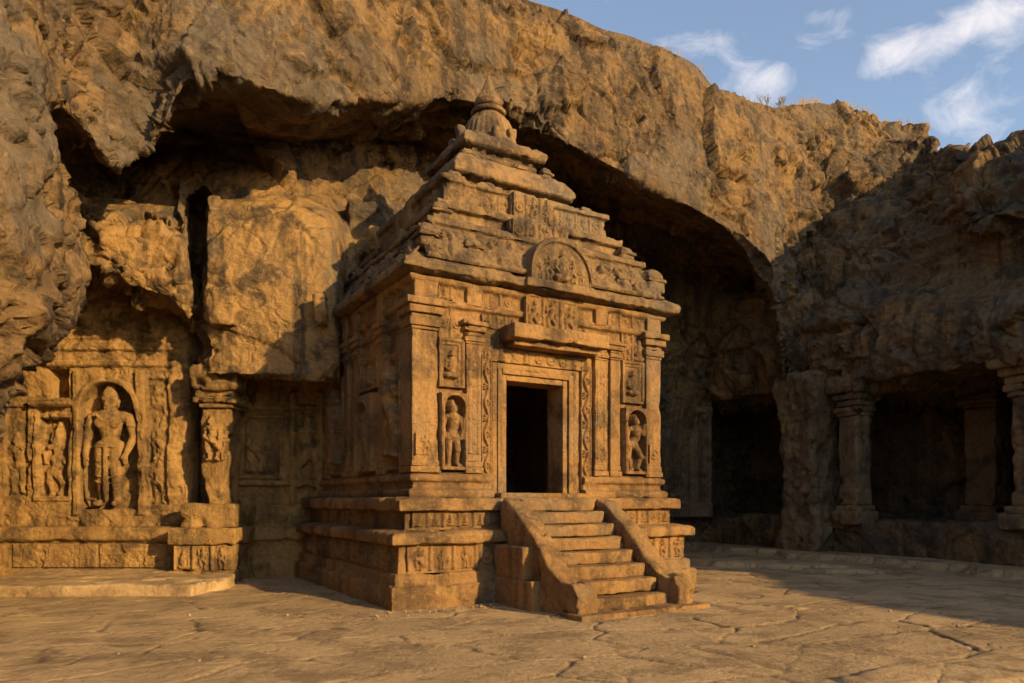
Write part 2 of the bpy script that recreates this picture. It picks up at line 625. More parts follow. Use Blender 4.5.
# ------------------------------------------------------------------ materials
def rock(name, a, b, dark, light, patina=0.5, streak=0.4, bump=0.5, fine=14.0, crack=1.2, grey=None, rough=0.9, strata=0.0,
         crack_h=0.012, dirt=None, stretch=(1, 1, 1.4), warp=0.9, n2h=0.10, facet=0.0, cover=0.50, sheltered=None, joint=None):
    m = bpy.data.materials.new(name)
    m.use_nodes = True
    t = m.node_tree
    t.nodes.clear()
    out = t.nodes.new('ShaderNodeOutputMaterial')
    pb = t.nodes.new('ShaderNodeBsdfPrincipled')
    t.links.new(pb.outputs[0], out.inputs[0])
    pb.inputs['Roughness'].default_value = rough
    pb.inputs['Specular IOR Level'].default_value = 0.25
    geo = t.nodes.new('ShaderNodeNewGeometry')

    def mapping(scale, loc=(0, 0, 0)):
        n = t.nodes.new('ShaderNodeMapping')
        n.inputs['Scale'].default_value = scale
        n.inputs['Location'].default_value = loc
        t.links.new(geo.outputs['Position'], n.inputs[0])
        return n.outputs[0]

    def noise(vec, scale, detail, r=0.55, dist=0.0):
        n = t.nodes.new('ShaderNodeTexNoise')
        n.inputs['Scale'].default_value = scale
        n.inputs['Detail'].default_value = detail
        n.inputs['Roughness'].default_value = r
        n.inputs['Distortion'].default_value = dist
        t.links.new(vec, n.inputs['Vector'])
        return n.outputs['Fac']

    def rng(v, a0, a1, b0=0.0, b1=1.0):
        n = t.nodes.new('ShaderNodeMapRange')
        n.interpolation_type = 'SMOOTHSTEP'
        for k, x in zip(('From Min', 'From Max', 'To Min', 'To Max'), (a0, a1, b0, b1)):
            n.inputs[k].default_value = x
        t.links.new(v, n.inputs['Value'])
        return n.outputs[0]

    def mix(f, A, Bc, mode='MIX'):
        n = t.nodes.new('ShaderNodeMix')
        n.data_type = 'RGBA'
        n.blend_type = mode
        for k, x in (('Factor', f), ('A', A), ('B', Bc)):
            if isinstance(x, (int, float)):
                n.inputs[k].default_value = x
            elif isinstance(x, tuple):
                n.inputs[k].default_value = x + (1,)
            else:
                t.links.new(x, n.inputs[k])
        return n.outputs['Result']

    P = geo.outputs['Position']
    n1 = noise(P, 0.55, 6, 0.6, 0.6)
    c = mix(rng(n1, 0.36, 0.64), a, b)
    n2 = noise(mapping((1, 1, 1), (31, 7, 3)), 1.3, 8, 0.65, 0.3)
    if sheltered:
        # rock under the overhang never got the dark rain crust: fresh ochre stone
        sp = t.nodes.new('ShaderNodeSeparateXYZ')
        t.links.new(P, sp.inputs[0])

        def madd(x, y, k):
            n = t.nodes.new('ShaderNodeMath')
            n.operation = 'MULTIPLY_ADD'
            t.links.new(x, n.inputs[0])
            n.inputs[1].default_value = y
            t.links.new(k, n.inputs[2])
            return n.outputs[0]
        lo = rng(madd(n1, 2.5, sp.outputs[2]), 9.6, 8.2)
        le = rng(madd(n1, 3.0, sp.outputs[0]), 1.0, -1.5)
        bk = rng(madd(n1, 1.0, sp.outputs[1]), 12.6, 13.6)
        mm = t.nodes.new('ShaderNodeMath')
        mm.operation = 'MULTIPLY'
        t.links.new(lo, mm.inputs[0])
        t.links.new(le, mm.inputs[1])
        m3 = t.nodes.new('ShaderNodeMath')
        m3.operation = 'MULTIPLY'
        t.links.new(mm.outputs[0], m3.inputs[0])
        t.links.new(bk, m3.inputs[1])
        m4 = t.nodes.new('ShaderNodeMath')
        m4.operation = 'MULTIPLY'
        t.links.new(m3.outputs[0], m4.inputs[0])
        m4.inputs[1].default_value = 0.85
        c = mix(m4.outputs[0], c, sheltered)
    c = mix(rng(n2, cover, cover + 0.15, 0, patina), c, dark)
    n3 = noise(mapping((2.2, 2.2, 0.16), (3, 11, 2)), 1.0, 6, 0.6, 0.4)
    c = mix(rng(n3, cover, cover + 0.17, 0, streak), c, dark)
    if grey:
        n6 = noise(mapping((1, 1, 1), (-13, 4, 9)), 0.4, 5, 0.6, 0.8)
        c = mix(rng(n6, 0.48, 0.66, 0, 0.75), c, grey)
    n4 = noise(P, fine, 7, 0.7)
    c = mix(rng(n4, 0.52, 0.75, 0, 0.55), c, light)
    n5 = rng(n4, 0.25, 0.52, 0.62, 1.0)
    v = t.nodes.new('ShaderNodeVectorMath')
    v.operation = 'SCALE'
    t.links.new(c, v.inputs[0])
    t.links.new(n5, v.inputs['Scale'])
    # relief too small to model
    vo = t.nodes.new('ShaderNodeTexVoronoi')
    vo.feature = 'DISTANCE_TO_EDGE'
    vo.inputs['Scale'].default_value = crack
    wv = t.nodes.new('ShaderNodeVectorMath')
    wv.operation = 'MULTIPLY_ADD'
    nc = t.nodes.new('ShaderNodeTexNoise')
    nc.inputs['Scale'].default_value = 1.7
    nc.inputs['Detail'].default_value = 5
    t.links.new(P, nc.inputs['Vector'])
    t.links.new(nc.outputs['Color'], wv.inputs[0])
    wv.inputs[1].default_value = (warp, warp, warp)
    t.links.new(mapping(stretch), wv.inputs[2])
    t.links.new(wv.outputs[0], vo.inputs['Vector'])
    ck = rng(vo.outputs['Distance'], 0.0, 0.02, 0.0, 1.0)

    def math_(op, x, y):
        n = t.nodes.new('ShaderNodeMath')
        n.operation = op
        for i, q in enumerate((x, y)):
            if isinstance(q, (int, float)):
                n.inputs[i].default_value = q
            else:
                t.links.new(q, n.inputs[i])
        return n.outputs[0]
    base = v.outputs[0]
    if dirt:
        base = mix(math_('MULTIPLY', rng(vo.outputs['Distance'], 0.001, 0.012, 0.75, 0.0), rng(n1, .46, .6)), base, dirt)
    if joint:
        at_ = t.nodes.new('ShaderNodeAttribute')
        at_.attribute_name = 'joint'
        base = mix(math_('MULTIPLY', at_.outputs['Fac'], .8), base, joint)
    t.links.new(base, pb.inputs['Base Color'])

    hgt = math_('ADD', math_('MULTIPLY', n4, 0.06), math_('MULTIPLY', n2, n2h))
    hgt = math_('ADD', hgt, math_('MULTIPLY', ck, crack_h))
    hgt = math_('ADD', hgt, math_('MULTIPLY', noise(P, 45.0, 4, 0.7), 0.012))
    if facet:
        for sc_, am in ((2.3, facet), (6.5, facet * .4)):
            vf = t.nodes.new('ShaderNodeTexVoronoi')
            vf.feature = 'F1'
            vf.inputs['Scale'].default_value = sc_
            t.links.new(wv.outputs[0], vf.inputs['Vector'])
            hgt = math_('ADD', hgt, math_('MULTIPLY', vf.outputs['Distance'], am))
        rn = t.nodes.new('ShaderNodeTexNoise')
        rn.noise_type = 'RIDGED_MULTIFRACTAL'
        rn.inputs['Scale'].default_value = 2.6
        rn.inputs['Detail'].default_value = 6
        t.links.new(mapping((1.0, 1.0, 0.7), (5, 2, 8)), rn.inputs['Vector'])
        hgt = math_('ADD', hgt, math_('MULTIPLY', rng(rn.outputs['Fac'], 0.9, 1.9), -facet * .55))
    if strata:
        ns = noise(mapping((0.6, 0.6, 7.0)), 1.0, 5, 0.6, 0.5)
        hgt = math_('ADD', hgt, math_('MULTIPLY', ns, strata))
    bp = t.nodes.new('ShaderNodeBump')
    bp.inputs['Strength'].default_value = bump
    bp.inputs['Distance'].default_value = 1.0
    t.links.new(hgt, bp.inputs['Height'])
    t.links.new(bp.outputs[0], pb.inputs['Normal'])
    return m


M_CLIFF = rock('cliff_rock', (0.210, 0.123, 0.047), (0.110, 0.070, 0.036), (0.044, 0.031, 0.020), (0.33, 0.215, 0.095),
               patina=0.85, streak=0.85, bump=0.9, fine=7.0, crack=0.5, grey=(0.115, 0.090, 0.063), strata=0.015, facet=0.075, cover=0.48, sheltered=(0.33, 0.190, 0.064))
M_TEMPLE = rock('carved_sandstone', (0.34, 0.188, 0.066), (0.225, 0.121, 0.044), (0.075, 0.046, 0.023), (0.45, 0.285, 0.115),
                patina=0.8, streak=0.7, bump=0.8, fine=13.0, crack=0.6, grey=(0.20, 0.136, 0.074), facet=0.014, cover=0.475)
M_ROOF = rock('weathered_roof_stone', (0.28, 0.164, 0.066), (0.185, 0.115, 0.052), (0.058, 0.040, 0.026), (0.38, 0.255, 0.12),
              patina=0.85, streak=0.75, bump=0.9, fine=11.0, crack=0.9, grey=(0.165, 0.124, 0.080), facet=0.02, cover=0.47)
M_WALL = rock('carved_wall_rock', (0.35, 0.203, 0.066), (0.24, 0.137, 0.048), (0.078, 0.049, 0.023), (0.44, 0.28, 0.105),
              patina=0.8, streak=0.65, bump=0.85, fine=11.0, crack=0.7, facet=0.02, cover=0.475)
M_GROUND = rock('flagstone', (0.46, 0.308, 0.148), (0.35, 0.232, 0.112), (0.20, 0.131, 0.066), (0.52, 0.37, 0.19),
                patina=0.75, streak=0.0, bump=0.6, fine=12.0, crack=0.9, crack_h=.006, warp=.5, n2h=.03, cover=0.46, facet=.010, joint=(0.075, 0.048, 0.026))
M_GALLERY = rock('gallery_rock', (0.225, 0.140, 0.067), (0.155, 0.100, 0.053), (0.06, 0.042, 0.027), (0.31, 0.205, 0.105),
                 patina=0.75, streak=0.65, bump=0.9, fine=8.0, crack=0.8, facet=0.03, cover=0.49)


def plain(name, col, rough=0.9):
    m = bpy.data.materials.new(name)
    m.use_nodes = True
    t = m.node_tree
    b = t.nodes['Principled BSDF']
    b.inputs['Roughness'].default_value = rough
    n = t.nodes.new('ShaderNodeTexNoise')
    n.inputs['Scale'].default_value = 3.0
    mx = t.nodes.new('ShaderNodeMix')
    mx.data_type = 'RGBA'
    mx.inputs['A'].default_value = tuple(x * 0.6 for x in col) + (1,)
    mx.inputs['B'].default_value = tuple(min(1, x * 1.3) for x in col) + (1,)
    t.links.new(n.outputs['Fac'], mx.inputs['Factor'])
    t.links.new(mx.outputs['Result'], b.inputs['Base Color'])
    return m


M_GRASS = plain('dry_grass', (0.30, 0.21, 0.08))
M_TWIG = plain('dry_twig', (0.22, 0.15, 0.07))


# ------------------------------------------------------------------ cliff
def dr(px):
    return 19.07 / ((px - 512.0) / 725.0 + 0.495)


def yz(z, d):
    return HOR - (z - EYE) * FPX / d


RP = [1100, 1200, 1350, 1500]
# each line of the profile: (direction px, depth, height as picture row)
K = {}
K[0] = [(-400, 5.2, None), (-150, 7.2, None), (-60, 8.6, None), (-40, 9.6, None), (-22, 15.4, None), (32, 15.5, None),
        (100, 15.6, None), (190, 15.6, None), (345, 16, None), (400, 17, None), (490, 19, None), (560, 20.5, None),
        (640, 23, None), (690, 25.2, None), (706, 25.0, None)] + [(p, dr(p), None) for p in [720, 760, 790, 830, 870, 940, 1024] + RP]
K[1] = [(p, d, 0.9 if p < 690 else 1.05) for p, d, _ in K[0]]
rec = [(p, dr(p) + 4.0 / (0.9 * (p - 512) / 725 + 0.44)) for p in (716, 760, 790, 830, 870, 940, 1024)]
K[2] = [(p, d + 0.02, 1.0) for p, d, _ in K[0] if p <= 706] + [(p, d, 1.1) for p, d in rec] + [(1070, dr(1070), 1.1)] + [(p, dr(p), 1.1) for p in RP]
K[3] = [(-400, 5.0, 420), (-150, 7.1, 420), (-60, 8.6, 430), (-40, 9.5, 400), (-22, 15.3, 350), (32, 15.4, 330), (60, 15.4, 303),
        (80, 15.5, 290), (110, 15.5, 286), (150, 15.5, 300), (189, 15.7, 316), (194, 16.2, 345), (202, 16.2, 375), (205, 15.9, 377),
        (345, 16.1, 380), (400, 17, 390), (490, 19, 390), (560, 20.5, 395), (640, 23, 400), (706, 25, 398)] \
    + [(p, d, yz(4.75, d)) for p, d in rec] + [(1070, dr(1070), yz(4.7, dr(1070)))] + [(p, dr(p), yz(4.7, dr(p))) for p in RP]
K[4] = [(-400, 5.0, 390), (-150, 7.0, 390), (-40, 8.4, 395), (5, 9.0, 352), (24, 9.3, 333), (45, 9.7, 298), (65, 10.5, 274), (80, 12.5, 262),
        (95, 13.4, 268), (110, 13.4, 278), (150, 13.4, 296), (189, 13.6, 318), (194, 15.6, 335), (202, 15.6, 370), (205, 13.9, 376),
        (270, 13.8, 378), (335, 13.9, 381), (350, 15.5, 380), (400, 17, 380), (490, 19, 380), (560, 20.5, 385), (640, 22.9, 395),
        (706, 24.6, 398), (720, dr(720) - .4, 400), (790, dr(790) - .4, 391), (830, dr(830) - .4, 386), (870, dr(870) - .4, 378),
        (940, dr(940) - .4, 372), (1010, dr(1010) - .4, 363), (1024, dr(1024) - .4, 362)] + [(p, dr(p) - .3, yz(4.55, dr(p))) for p in RP]
K[5] = [(-400, 4.9, 250), (-150, 6.8, 250), (-40, 8.0, 250), (24, 9.0, 240), (44, 9.5, 225), (56, 10.3, 218), (70, 12.6, 230), (84, 13.3, 240), (110, 13.2, 246),
        (150, 13.3, 255), (189, 13.5, 262), (194, 16, 290), (202, 16, 290), (205, 13.9, 290), (335, 14.0, 300), (350, 15.8, 300),
        (400, 17.2, 300), (490, 19, 300), (560, 20.6, 310), (640, 22.9, 330), (706, 24.5, 345), (720, dr(720) - .5, 348),
        (790, dr(790) - .5, 338), (870, dr(870) - .6, 332), (940, dr(940) - .6, 325), (1024, dr(1024) - .6, 314)] + [(p, dr(p) - .5, yz(5.6, dr(p))) for p in RP]
K[6] = [(-400, 4.9, 180), (-150, 6.8, 180), (-40, 8.0, 180), (24, 9.0, 170), (42, 9.6, 160), (54, 10.4, 165), (70, 13.4, 206), (80, 14.0, 210), (110, 14.0, 208),
        (189, 14.2, 206), (194, 16.3, 215), (202, 16.3, 210), (205, 14.2, 207), (270, 14.4, 212), (325, 14.6, 222), (345, 16, 235),
        (400, 17.3, 222), (490, 19.2, 225), (560, 20.8, 245), (640, 22.9, 275), (706, 24.5, 305), (720, dr(720) - .3, 310), (790, dr(790) - .3, 306),
        (870, dr(870) - .4, 304), (940, dr(940) - .4, 299), (1024, dr(1024) - .4, 290)] + [(p, dr(p) - .2, yz(6.3, dr(p))) for p in RP]
K[7] = [(-400, 4.9, 120), (-150, 6.9, 120), (-40, 8.0, 120), (24, 9.0, 120), (42, 9.7, 132), (54, 10.8, 142), (70, 14.2, 192), (110, 14.6, 188), (189, 14.8, 184),
        (205, 14.8, 184), (270, 14.95, 188), (345, 16.8, 205), (400, 18, 190), (490, 19.8, 200), (560, 21.2, 222), (640, 23.2, 250), (706, 24.7, 275), (760, 24.5, 290),
        (790, 23.2, 288), (830, dr(830) + .9, 285), (900, dr(900) + .9, 276), (1024, dr(1024) + .7, 262)] + [(p, dr(p) + .4, yz(6.9, dr(p))) for p in RP]
K[8] = [(-400, 5.0, 80), (-150, 7.0, 80), (-40, 8.2, 80), (24, 9.1, 88), (44, 9.9, 116), (56, 11.0, 126), (74, 15.0, 168), (110, 15.5, 164), (150, 15.9, 146),
        (189, 16.1, 128), (270, 16.4, 128), (400, 18.6, 140), (490, 20.6, 158), (560, 21.6, 192), (640, 22.9, 226), (700, 24, 255), (745, 24.4, 272),
        (775, 24.2, 278), (790, 24.4, 262), (830, 23.6, 240), (900, dr(900) + 1.6, 235), (940, dr(940) + .8, 238), (1024, dr(1024) + .5, 238)] + [(p, dr(p) + .2, yz(7.6, dr(p))) for p in RP]
K[9] = [(-400, 5.0, 50), (-150, 7.0, 50), (-40, 8.1, 50), (24, 9.0, 62), (52, 9.8, 98), (66, 10.3, 110), (90, 11.0, 138), (118, 11.8, 163), (148, 12.2, 147),
        (165, 12.0, 122), (189, 12.0, 80), (235, 12.1, 78), (270, 12.3, 90), (330, 13.1, 99), (400, 14.6, 98), (450, 16.0, 100), (500, 16.9, 108), (520, 17.1, 119),
        (560, 17.4, 140), (600, 17.7, 161), (640, 18.0, 181), (700, 19.0, 213), (740, 19.7, 241), (762, 20.0, 270), (774, 20.3, 300), (782, 20.6, 350),
        (788, 20.9, 380), (798, 23.0, 245), (830, 24.0, 205), (900, 24.0, 196), (940, dr(940) + .6, 208), (1024, dr(1024) - .1, 216)] + [(p, dr(p) - .1, yz(8.1, dr(p))) for p in RP]
K[10] = [(-400, 5.2, -20), (-150, 7.3, -20), (-40, 8.4, -10), (24, 9.2, 0), (66, 10.5, 32), (118, 12.0, 75), (150, 12.3, 70), (189, 12.2, 25), (270, 12.5, 28),
         (400, 14.9, 40), (450, 16.3, 48), (520, 17.4, 60), (600, 18.1, 95), (700, 19.5, 140), (740, 20.3, 160), (774, 21.0, 190), (788, 21.7, 212), (798, 23.6, 185),
         (830, 24.8, 158), (900, 25.0, 155), (936, 22.5, 176), (960, dr(960) + .6, 180), (1024, dr(1024) + .4, 172)] + [(p, dr(p) + .4, yz(9.0, dr(p))) for p in RP]
K[11] = [(-400, 6.5, -330), (-150, 9, -250), (-40, 10, -230), (66, 12, -170), (189, 14.5, -120), (270, 15, -95), (400, 17.0, -45), (470, 18.3, -20),
         (525, 18.9, 0), (560, 19.0, 12), (600, 19.2, 33), (640, 19.8, 48), (690, 20.8, 64), (720, 21.6, 92), (770, 23, 104), (810, 25, 108),
         (850, 26, 119), (900, 26.5, 126), (922, 26.4, 129), (940, 24.5, 148), (952, 22, 154), (975, dr(975) + 2.2, 148), (1000, dr(1000) + 1.8, 142),
         (1024, dr(1024) + 1.5, 133)] + [(p, dr(p) + 1.3, yz(9.7, dr(p) + 1.3)) for p in RP]
ROWS = [4, 5, 26, 8, 24, 24, 12, 20, 24, 36, 36, 6, 6, 3]

pxs = np.concatenate([np.linspace(-400, -60, 50), np.linspace(-57, 1060, 500), np.linspace(1066, 1500, 60)])
prof = np.zeros((len(pxs), 13, 3))
for k in range(12):
    t_ = K[k]
    xs_ = [a[0] for a in t_]
    d_ = pchip(xs_, np.array([a[1] for a in t_]), pxs)
    if k == 0:
        z_ = np.full(len(pxs), -0.4)
    elif k <= 2:
        z_ = pchip(xs_, np.array([a[2] for a in t_]), pxs)
    else:
        z_ = EYE + (HOR - pchip(xs_, np.array([float(a[2]) for a in t_]), pxs)) * d_ / FPX
    prof[:, k] = np.stack([(pxs - 512) / FPX * d_, d_, z_], -1)
dd = prof[:, 11, :2]
un = dd / np.linalg.norm(dd, axis=1)[:, None]
prof[:, 12, :2] = dd + un * 6
prof[:, 12, 2] = prof[:, 11, 2] + 0.5
zfrac = np.array([-.05, .12, .13, .45, .46, .55, .62, .68, .75, .8, .9, 1.0])
off = np.array([0, 0, .05, .1, -.1, -.2, 0, .2, .2, .1, .4, 1.0, 5.0])


def plain_cols(rows_):
    o_ = []
    for (x, y, H, nx_, ny_) in rows_:
        q = np.zeros((13, 3))
        q[:, 0] = x + off * nx_
        q[:, 1] = y + off * ny_
        q[:12, 2] = zfrac * H
        q[0, 2] = -.4
        q[12, 2] = H + .3
        o_.append(q)
    return np.array(o_)


# the right hand cliff goes on towards the viewer, dropping to a low bank that closes the court behind
ext = plain_cols([(14.5, 9.3, 9.2, .9, .44), (15.0, 8.4, 7.4, .9, .44), (15.6, 7.3, 5.0, .9, .44), (16.1, 6.2, 4.6, .9, .44), (17.2, 4.0, 5.2, .9, .44), (18.3, 1.8, 5.8, .9, .44),
                  (19.3, -0.3, 6.2, .9, .44), (21.3, -4.3, 6.5, .9, .44), (23.4, -8.4, 6.6, .9, .3), (23.4, -15, 6.0, .8, -.6), (17, -20, 5.6, .3, -.95), (7, -22, 6.0, 0, -1.0), (-2, -21, 7.0, -.4, -.9)])
full = np.concatenate([prof[-1:], ext], 0)
ex = pchip(np.arange(len(full)), full, np.linspace(0, len(ext), 150)[1:])
lef = plain_cols([(-7.5, -17, 6.5, -1, -.4), (-7.8, -11, 6.5, -1, 0), (-7.6, -6, 6.5, -1, 0), (-7.2, -1, 7.5, -1, .1), (-6.8, 2.6, 10.0, -1, .3)])
full = np.concatenate([lef, prof[:1]], 0)
lx = pchip(np.arange(len(full)), full, np.linspace(0, len(lef), 70)[:-1])
prof = np.concatenate([lx, prof, ex], 0)
NL = len(lx)
# close the mass behind and below so that it is one solid
cl = prof[:, 12:13].copy()
cl[:, :, 2] = -1.0
cl2 = prof[:, 0:1].copy()
cl2[:, :, 2] = -1.0
prof = np.concatenate([prof, cl, cl2], 1)

pk = [0.0]
for i, n_ in enumerate(ROWS):
    pk += list(i + (np.arange(n_) + 1) / n_)
pk = np.array(pk)
G = pchip(np.arange(15), prof.transpose(1, 0, 2), pk)
G = np.concatenate([G, G[:1]], 0)
nr, nc = G.shape[:2]
I = np.arange(nr * nc).reshape(nr, nc)
Q = np.stack([I[:-1, :-1], I[:-1, 1:], I[1:, 1:], I[1:, :-1]], -1).reshape(-1, 4)
me = bpy.data.meshes.new('cliff_base')
caps = []
for e in (0, nc - 1):
    for r_ in range(1, nr // 2):
        caps.append((int(I[r_, e]), int(I[r_ + 1, e]), int(I[nr - 2 - r_, e]), int(I[nr - 1 - r_, e])))
me.from_pydata(G.reshape(-1, 3).tolist(), [], [tuple(int(v) for v in f) for f in Q] + caps)
o = bpy.data.objects.new('cliff_base', me)
COL.objects.link(o)
wl = o.modifiers.new('weld', 'WELD')
wl.merge_threshold = .001
md = o.modifiers.new('remesh', 'REMESH')
md.mode = 'VOXEL'
md.voxel_size = VOXEL
ev = o.evaluated_get(bpy.context.evaluated_depsgraph_get())
nm = bpy.data.meshes.new_from_object(ev)
bpy.data.objects.remove(o)
nv = len(nm.vertices)
p = np.zeros(nv * 3, np.float32)
nm.vertices.foreach_get('co', p)
p = p.reshape(-1, 3).astype(float)
nn = np.zeros(nv * 3, np.float32)
nm.vertices.foreach_get('normal', nn)
nn = nn.reshape(-1, 3).astype(float)
ed = np.zeros(len(nm.edges) * 2, np.int32)
nm.edges.foreach_get('vertices', ed)
ed = ed.reshape(-1, 2)
deg = np.maximum(np.bincount(ed.ravel(), minlength=nv), 1)[:, None]


def lap(a):
    s_ = np.zeros_like(a)
    for c_ in range(a.shape[1]):
        s_[:, c_] = np.bincount(ed[:, 0], a[ed[:, 1], c_], nv) + np.bincount(ed[:, 1], a[ed[:, 0], c_], nv)
    return s_ / deg


for _ in range(2):
    p = .5 * p + .5 * lap(p)
for _ in range(5):
    nn = .4 * nn + .6 * lap(nn)
nn /= np.maximum(np.linalg.norm(nn, axis=1), 1e-9)[:, None]


def inbox(lo, hi, s=.35):
    o_ = np.ones(nv)
    for c_ in range(3):
        o_ = o_ * smooth(lo[c_] - s, lo[c_], p[:, c_]) * smooth(hi[c_] + s, hi[c_], p[:, c_])
    return o_


calm = np.maximum.reduce([inbox((-12, 14.4, -1), (-6.5, 17, 4.4)), inbox((-6.6, 15.0, -1), (-3, 17.5, 3.9)), inbox((4, 23.8, -1), (7, 26.5, 4.9))])
A = 1 - .85 * calm
rw_ = (19.07 - .495 * p[:, 1] - p[:, 0]) * .896
A = A * (1 - .65 * smooth(2.2, 1.2, p[:, 2]) * smooth(-6.0, -5.0, rw_) * smooth(1.5, .8, rw_))
disp = .36 * fbm(p * .28, 3, 1)
PXV = 512 + FPX * p[:, 0] / np.maximum(p[:, 1], .1)
vis = np.where((p[:, 1] > 3) & (PXV > -260) & (PXV < 1300) & (p[:, 2] > -.3) & ((nn * (np.array([0, 0, EYE]) - p)).sum(1) > -2.5))[0]
P_, full_disp = p[vis], disp
wp = P_ + 0.22 * np.stack([fbm(P_ * .45, 3, 21), fbm(P_ * .45, 3, 31), fbm(P_ * .45, 3, 41)], -1) + .03 * np.stack([fbm(P_ * 3, 2, 22), fbm(P_ * 3, 2, 32), fbm(P_ * 3, 2, 42)], -1)
tilt = wp @ np.array([[.94, 0, -.34], [0, 1, 0], [.34, 0, .94]])
f1, f2, idv, fa = worley(tilt * np.array([.42, .42, .30]), 50, facet=True)
g1, g2, idw, ga = worley(tilt * np.array([1.05, 1.05, .80]) + 7, 60, facet=True)
h1, h2, idh, ha = worley(wp * np.array([2.4, 2.4, 2.9]) + 3, 66, facet=True)
k1, k2, idk, ka = worley(wp * np.array([5.2, 5.2, 6.5]) + 9, 67, facet=True)
mk = smooth(-.2, .25, fbm(P_ * .4, 2, 91))
mk2 = smooth(-.12, .25, fbm(P_ * .6 + 4, 2, 95))
calm2 = np.zeros(len(P_))
cvb = np.ones(len(P_))
for c_, (l_, h_) in enumerate(((-9.6, -1), (14.4, 19), (7.2, 9.5))):
    cvb = cvb * smooth(l_ - .6, l_, P_[:, c_]) * smooth(h_ + .6, h_, P_[:, c_])
bk_ = np.ones(len(P_))
for c_, (l_, h_) in enumerate(((-6.1, -3.2), (13.2, 15.2), (3.9, 7.6))):
    bk_ = bk_ * smooth(l_ - .3, l_, P_[:, c_]) * smooth(h_ + .3, h_, P_[:, c_])
rgt = smooth(6.5, 8.5, P_[:, 0]) * smooth(5.5, 6.5, P_[:, 2])
lay = fbm(np.stack([wp[:, 0] * .35, wp[:, 1] * .35, wp[:, 2] * 2.6], -1), 3, 14)
lay = np.sign(lay) * np.abs(lay) ** .6
dv = (.20 * (idv - .5) + .30 * fa - .13 * mk * smooth(.045, .0, f2 - f1)
      + mk * (.17 * (idw - .5) + .31 * ga - .11 * smooth(.04, .0, g2 - g1))
      + mk2 * (.10 * (idh - .5) + .20 * ha - .035 * smooth(.07, .0, h2 - h1))
      + mk2 * mk * (.05 * (idk - .5) + .10 * ka)
      + (.14 * mk2 + .12 * rgt) * lay
      + .15 * np.minimum(0, ridged(wp * np.array([1.0, 1.0, .45]), 3, 29) - .1)
      + .04 * fbm(wp * 1.7, 4, 18) + .05 * fbm(P_ * 6.0, 3, 77, .6) + .022 * vn(P_ * 13, 5)) * (1 - .5 * cvb) * (1 - .55 * bk_)
disp[vis] = disp[vis] * (1 - .8 * bk_) + dv
p = p + nn * (disp * A)[:, None]
nm.vertices.foreach_set('co', p.astype(np.float32).ravel())
nm.polygons.foreach_set('use_smooth', np.ones(len(nm.polygons), bool))
nm.materials.clear()
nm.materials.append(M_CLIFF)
nm.update()
cliff = bpy.data.objects.new('cliff', nm)
COL.objects.link(cliff)
tag(cliff, 'brown rock cliff with a deep overhang arching behind the temple', 'cliff', kind='structure')
CLP = p
CLPX = 512 + FPX * p[:, 0] / np.maximum(p[:, 1], .1)
print('CLIFF', nv)


# ------------------------------------------------------------------ ground
def axis(lo, hi, step, far):
    mid = np.arange(lo, hi + step / 2, step)
    n = 26
    g = np.geomspace(1.0, far, n)
    return np.concatenate([(lo - g)[::-1], mid, hi + g])


gx, gy = axis(-10.5, 13.0, 0.03, 400), axis(3.2, 26.5, 0.04, 400)
X, Y = np.meshgrid(gx, gy, indexing='ij')
p = np.stack([X.ravel(), Y.ravel(), np.zeros(X.size)], -1)
# slabs lie along the court, broken unevenly
c31, s31 = math.cos(R(24)), math.sin(R(24))
q = np.stack([p[:, 0] * c31 + p[:, 1] * s31, -p[:, 0] * s31 + p[:, 1] * c31, p[:, 2]], -1)
qw = q + np.stack([0.22 * fbm(q * .5, 2, 3), 0.16 * fbm(q * .5, 2, 13), 0 * q[:, 0]], -1) + 0.05 * np.stack([fbm(q * 5, 2, 4), fbm(q * 5, 2, 14), 0 * q[:, 0]], -1)
f1, f2, idv, fa = worley(qw * np.array([.60, 1.2, 1.0]), 90, flat=True, facet=True)
e1 = f2 - f1
fade = smooth(.0, .9, fbm(q * .35, 2, 71) + .65)
jn = smooth(.034, .006, e1 + .022 * fbm(q * 4, 2, 19)) * (.3 + .7 * fade)
z = ((idv - .5) * .009 + .007 * fa) * fade - .026 * jn
g1, g2, idw = worley(qw * np.array([1.1, 1.8, 1.0]) + 3, 94, flat=True)
m2 = smooth(.05, .35, fbm(q * .5, 3, 61))
z = z - m2 * .010 * smooth(.03, .0, g2 - g1) + m2 * (idw - .5) * .010
g1, g2, idw = worley((qw + .25 * np.stack([fbm(q * 1.3, 3, 23), fbm(q * 1.3, 3, 24), 0 * q[:, 0]], -1)) * np.array([.9, 1.9, 1.0]) + 11, 97, flat=True)
j2 = smooth(.036, .006, g2 - g1 + .015 * fbm(q * 5, 2, 29)) * smooth(-.1, .15, fbm(q * .6 + 8, 3, 65))
z = z - .016 * j2
z = z + .03 * fbm(q * .3, 3, 5) + .005 * fbm(q * np.array([1.6, 3.2, 1]), 3, 6) + .004 * fbm(q * 7, 3, 8) - .012 * np.maximum(0, fbm(q * 2.2, 4, 16) - .25)
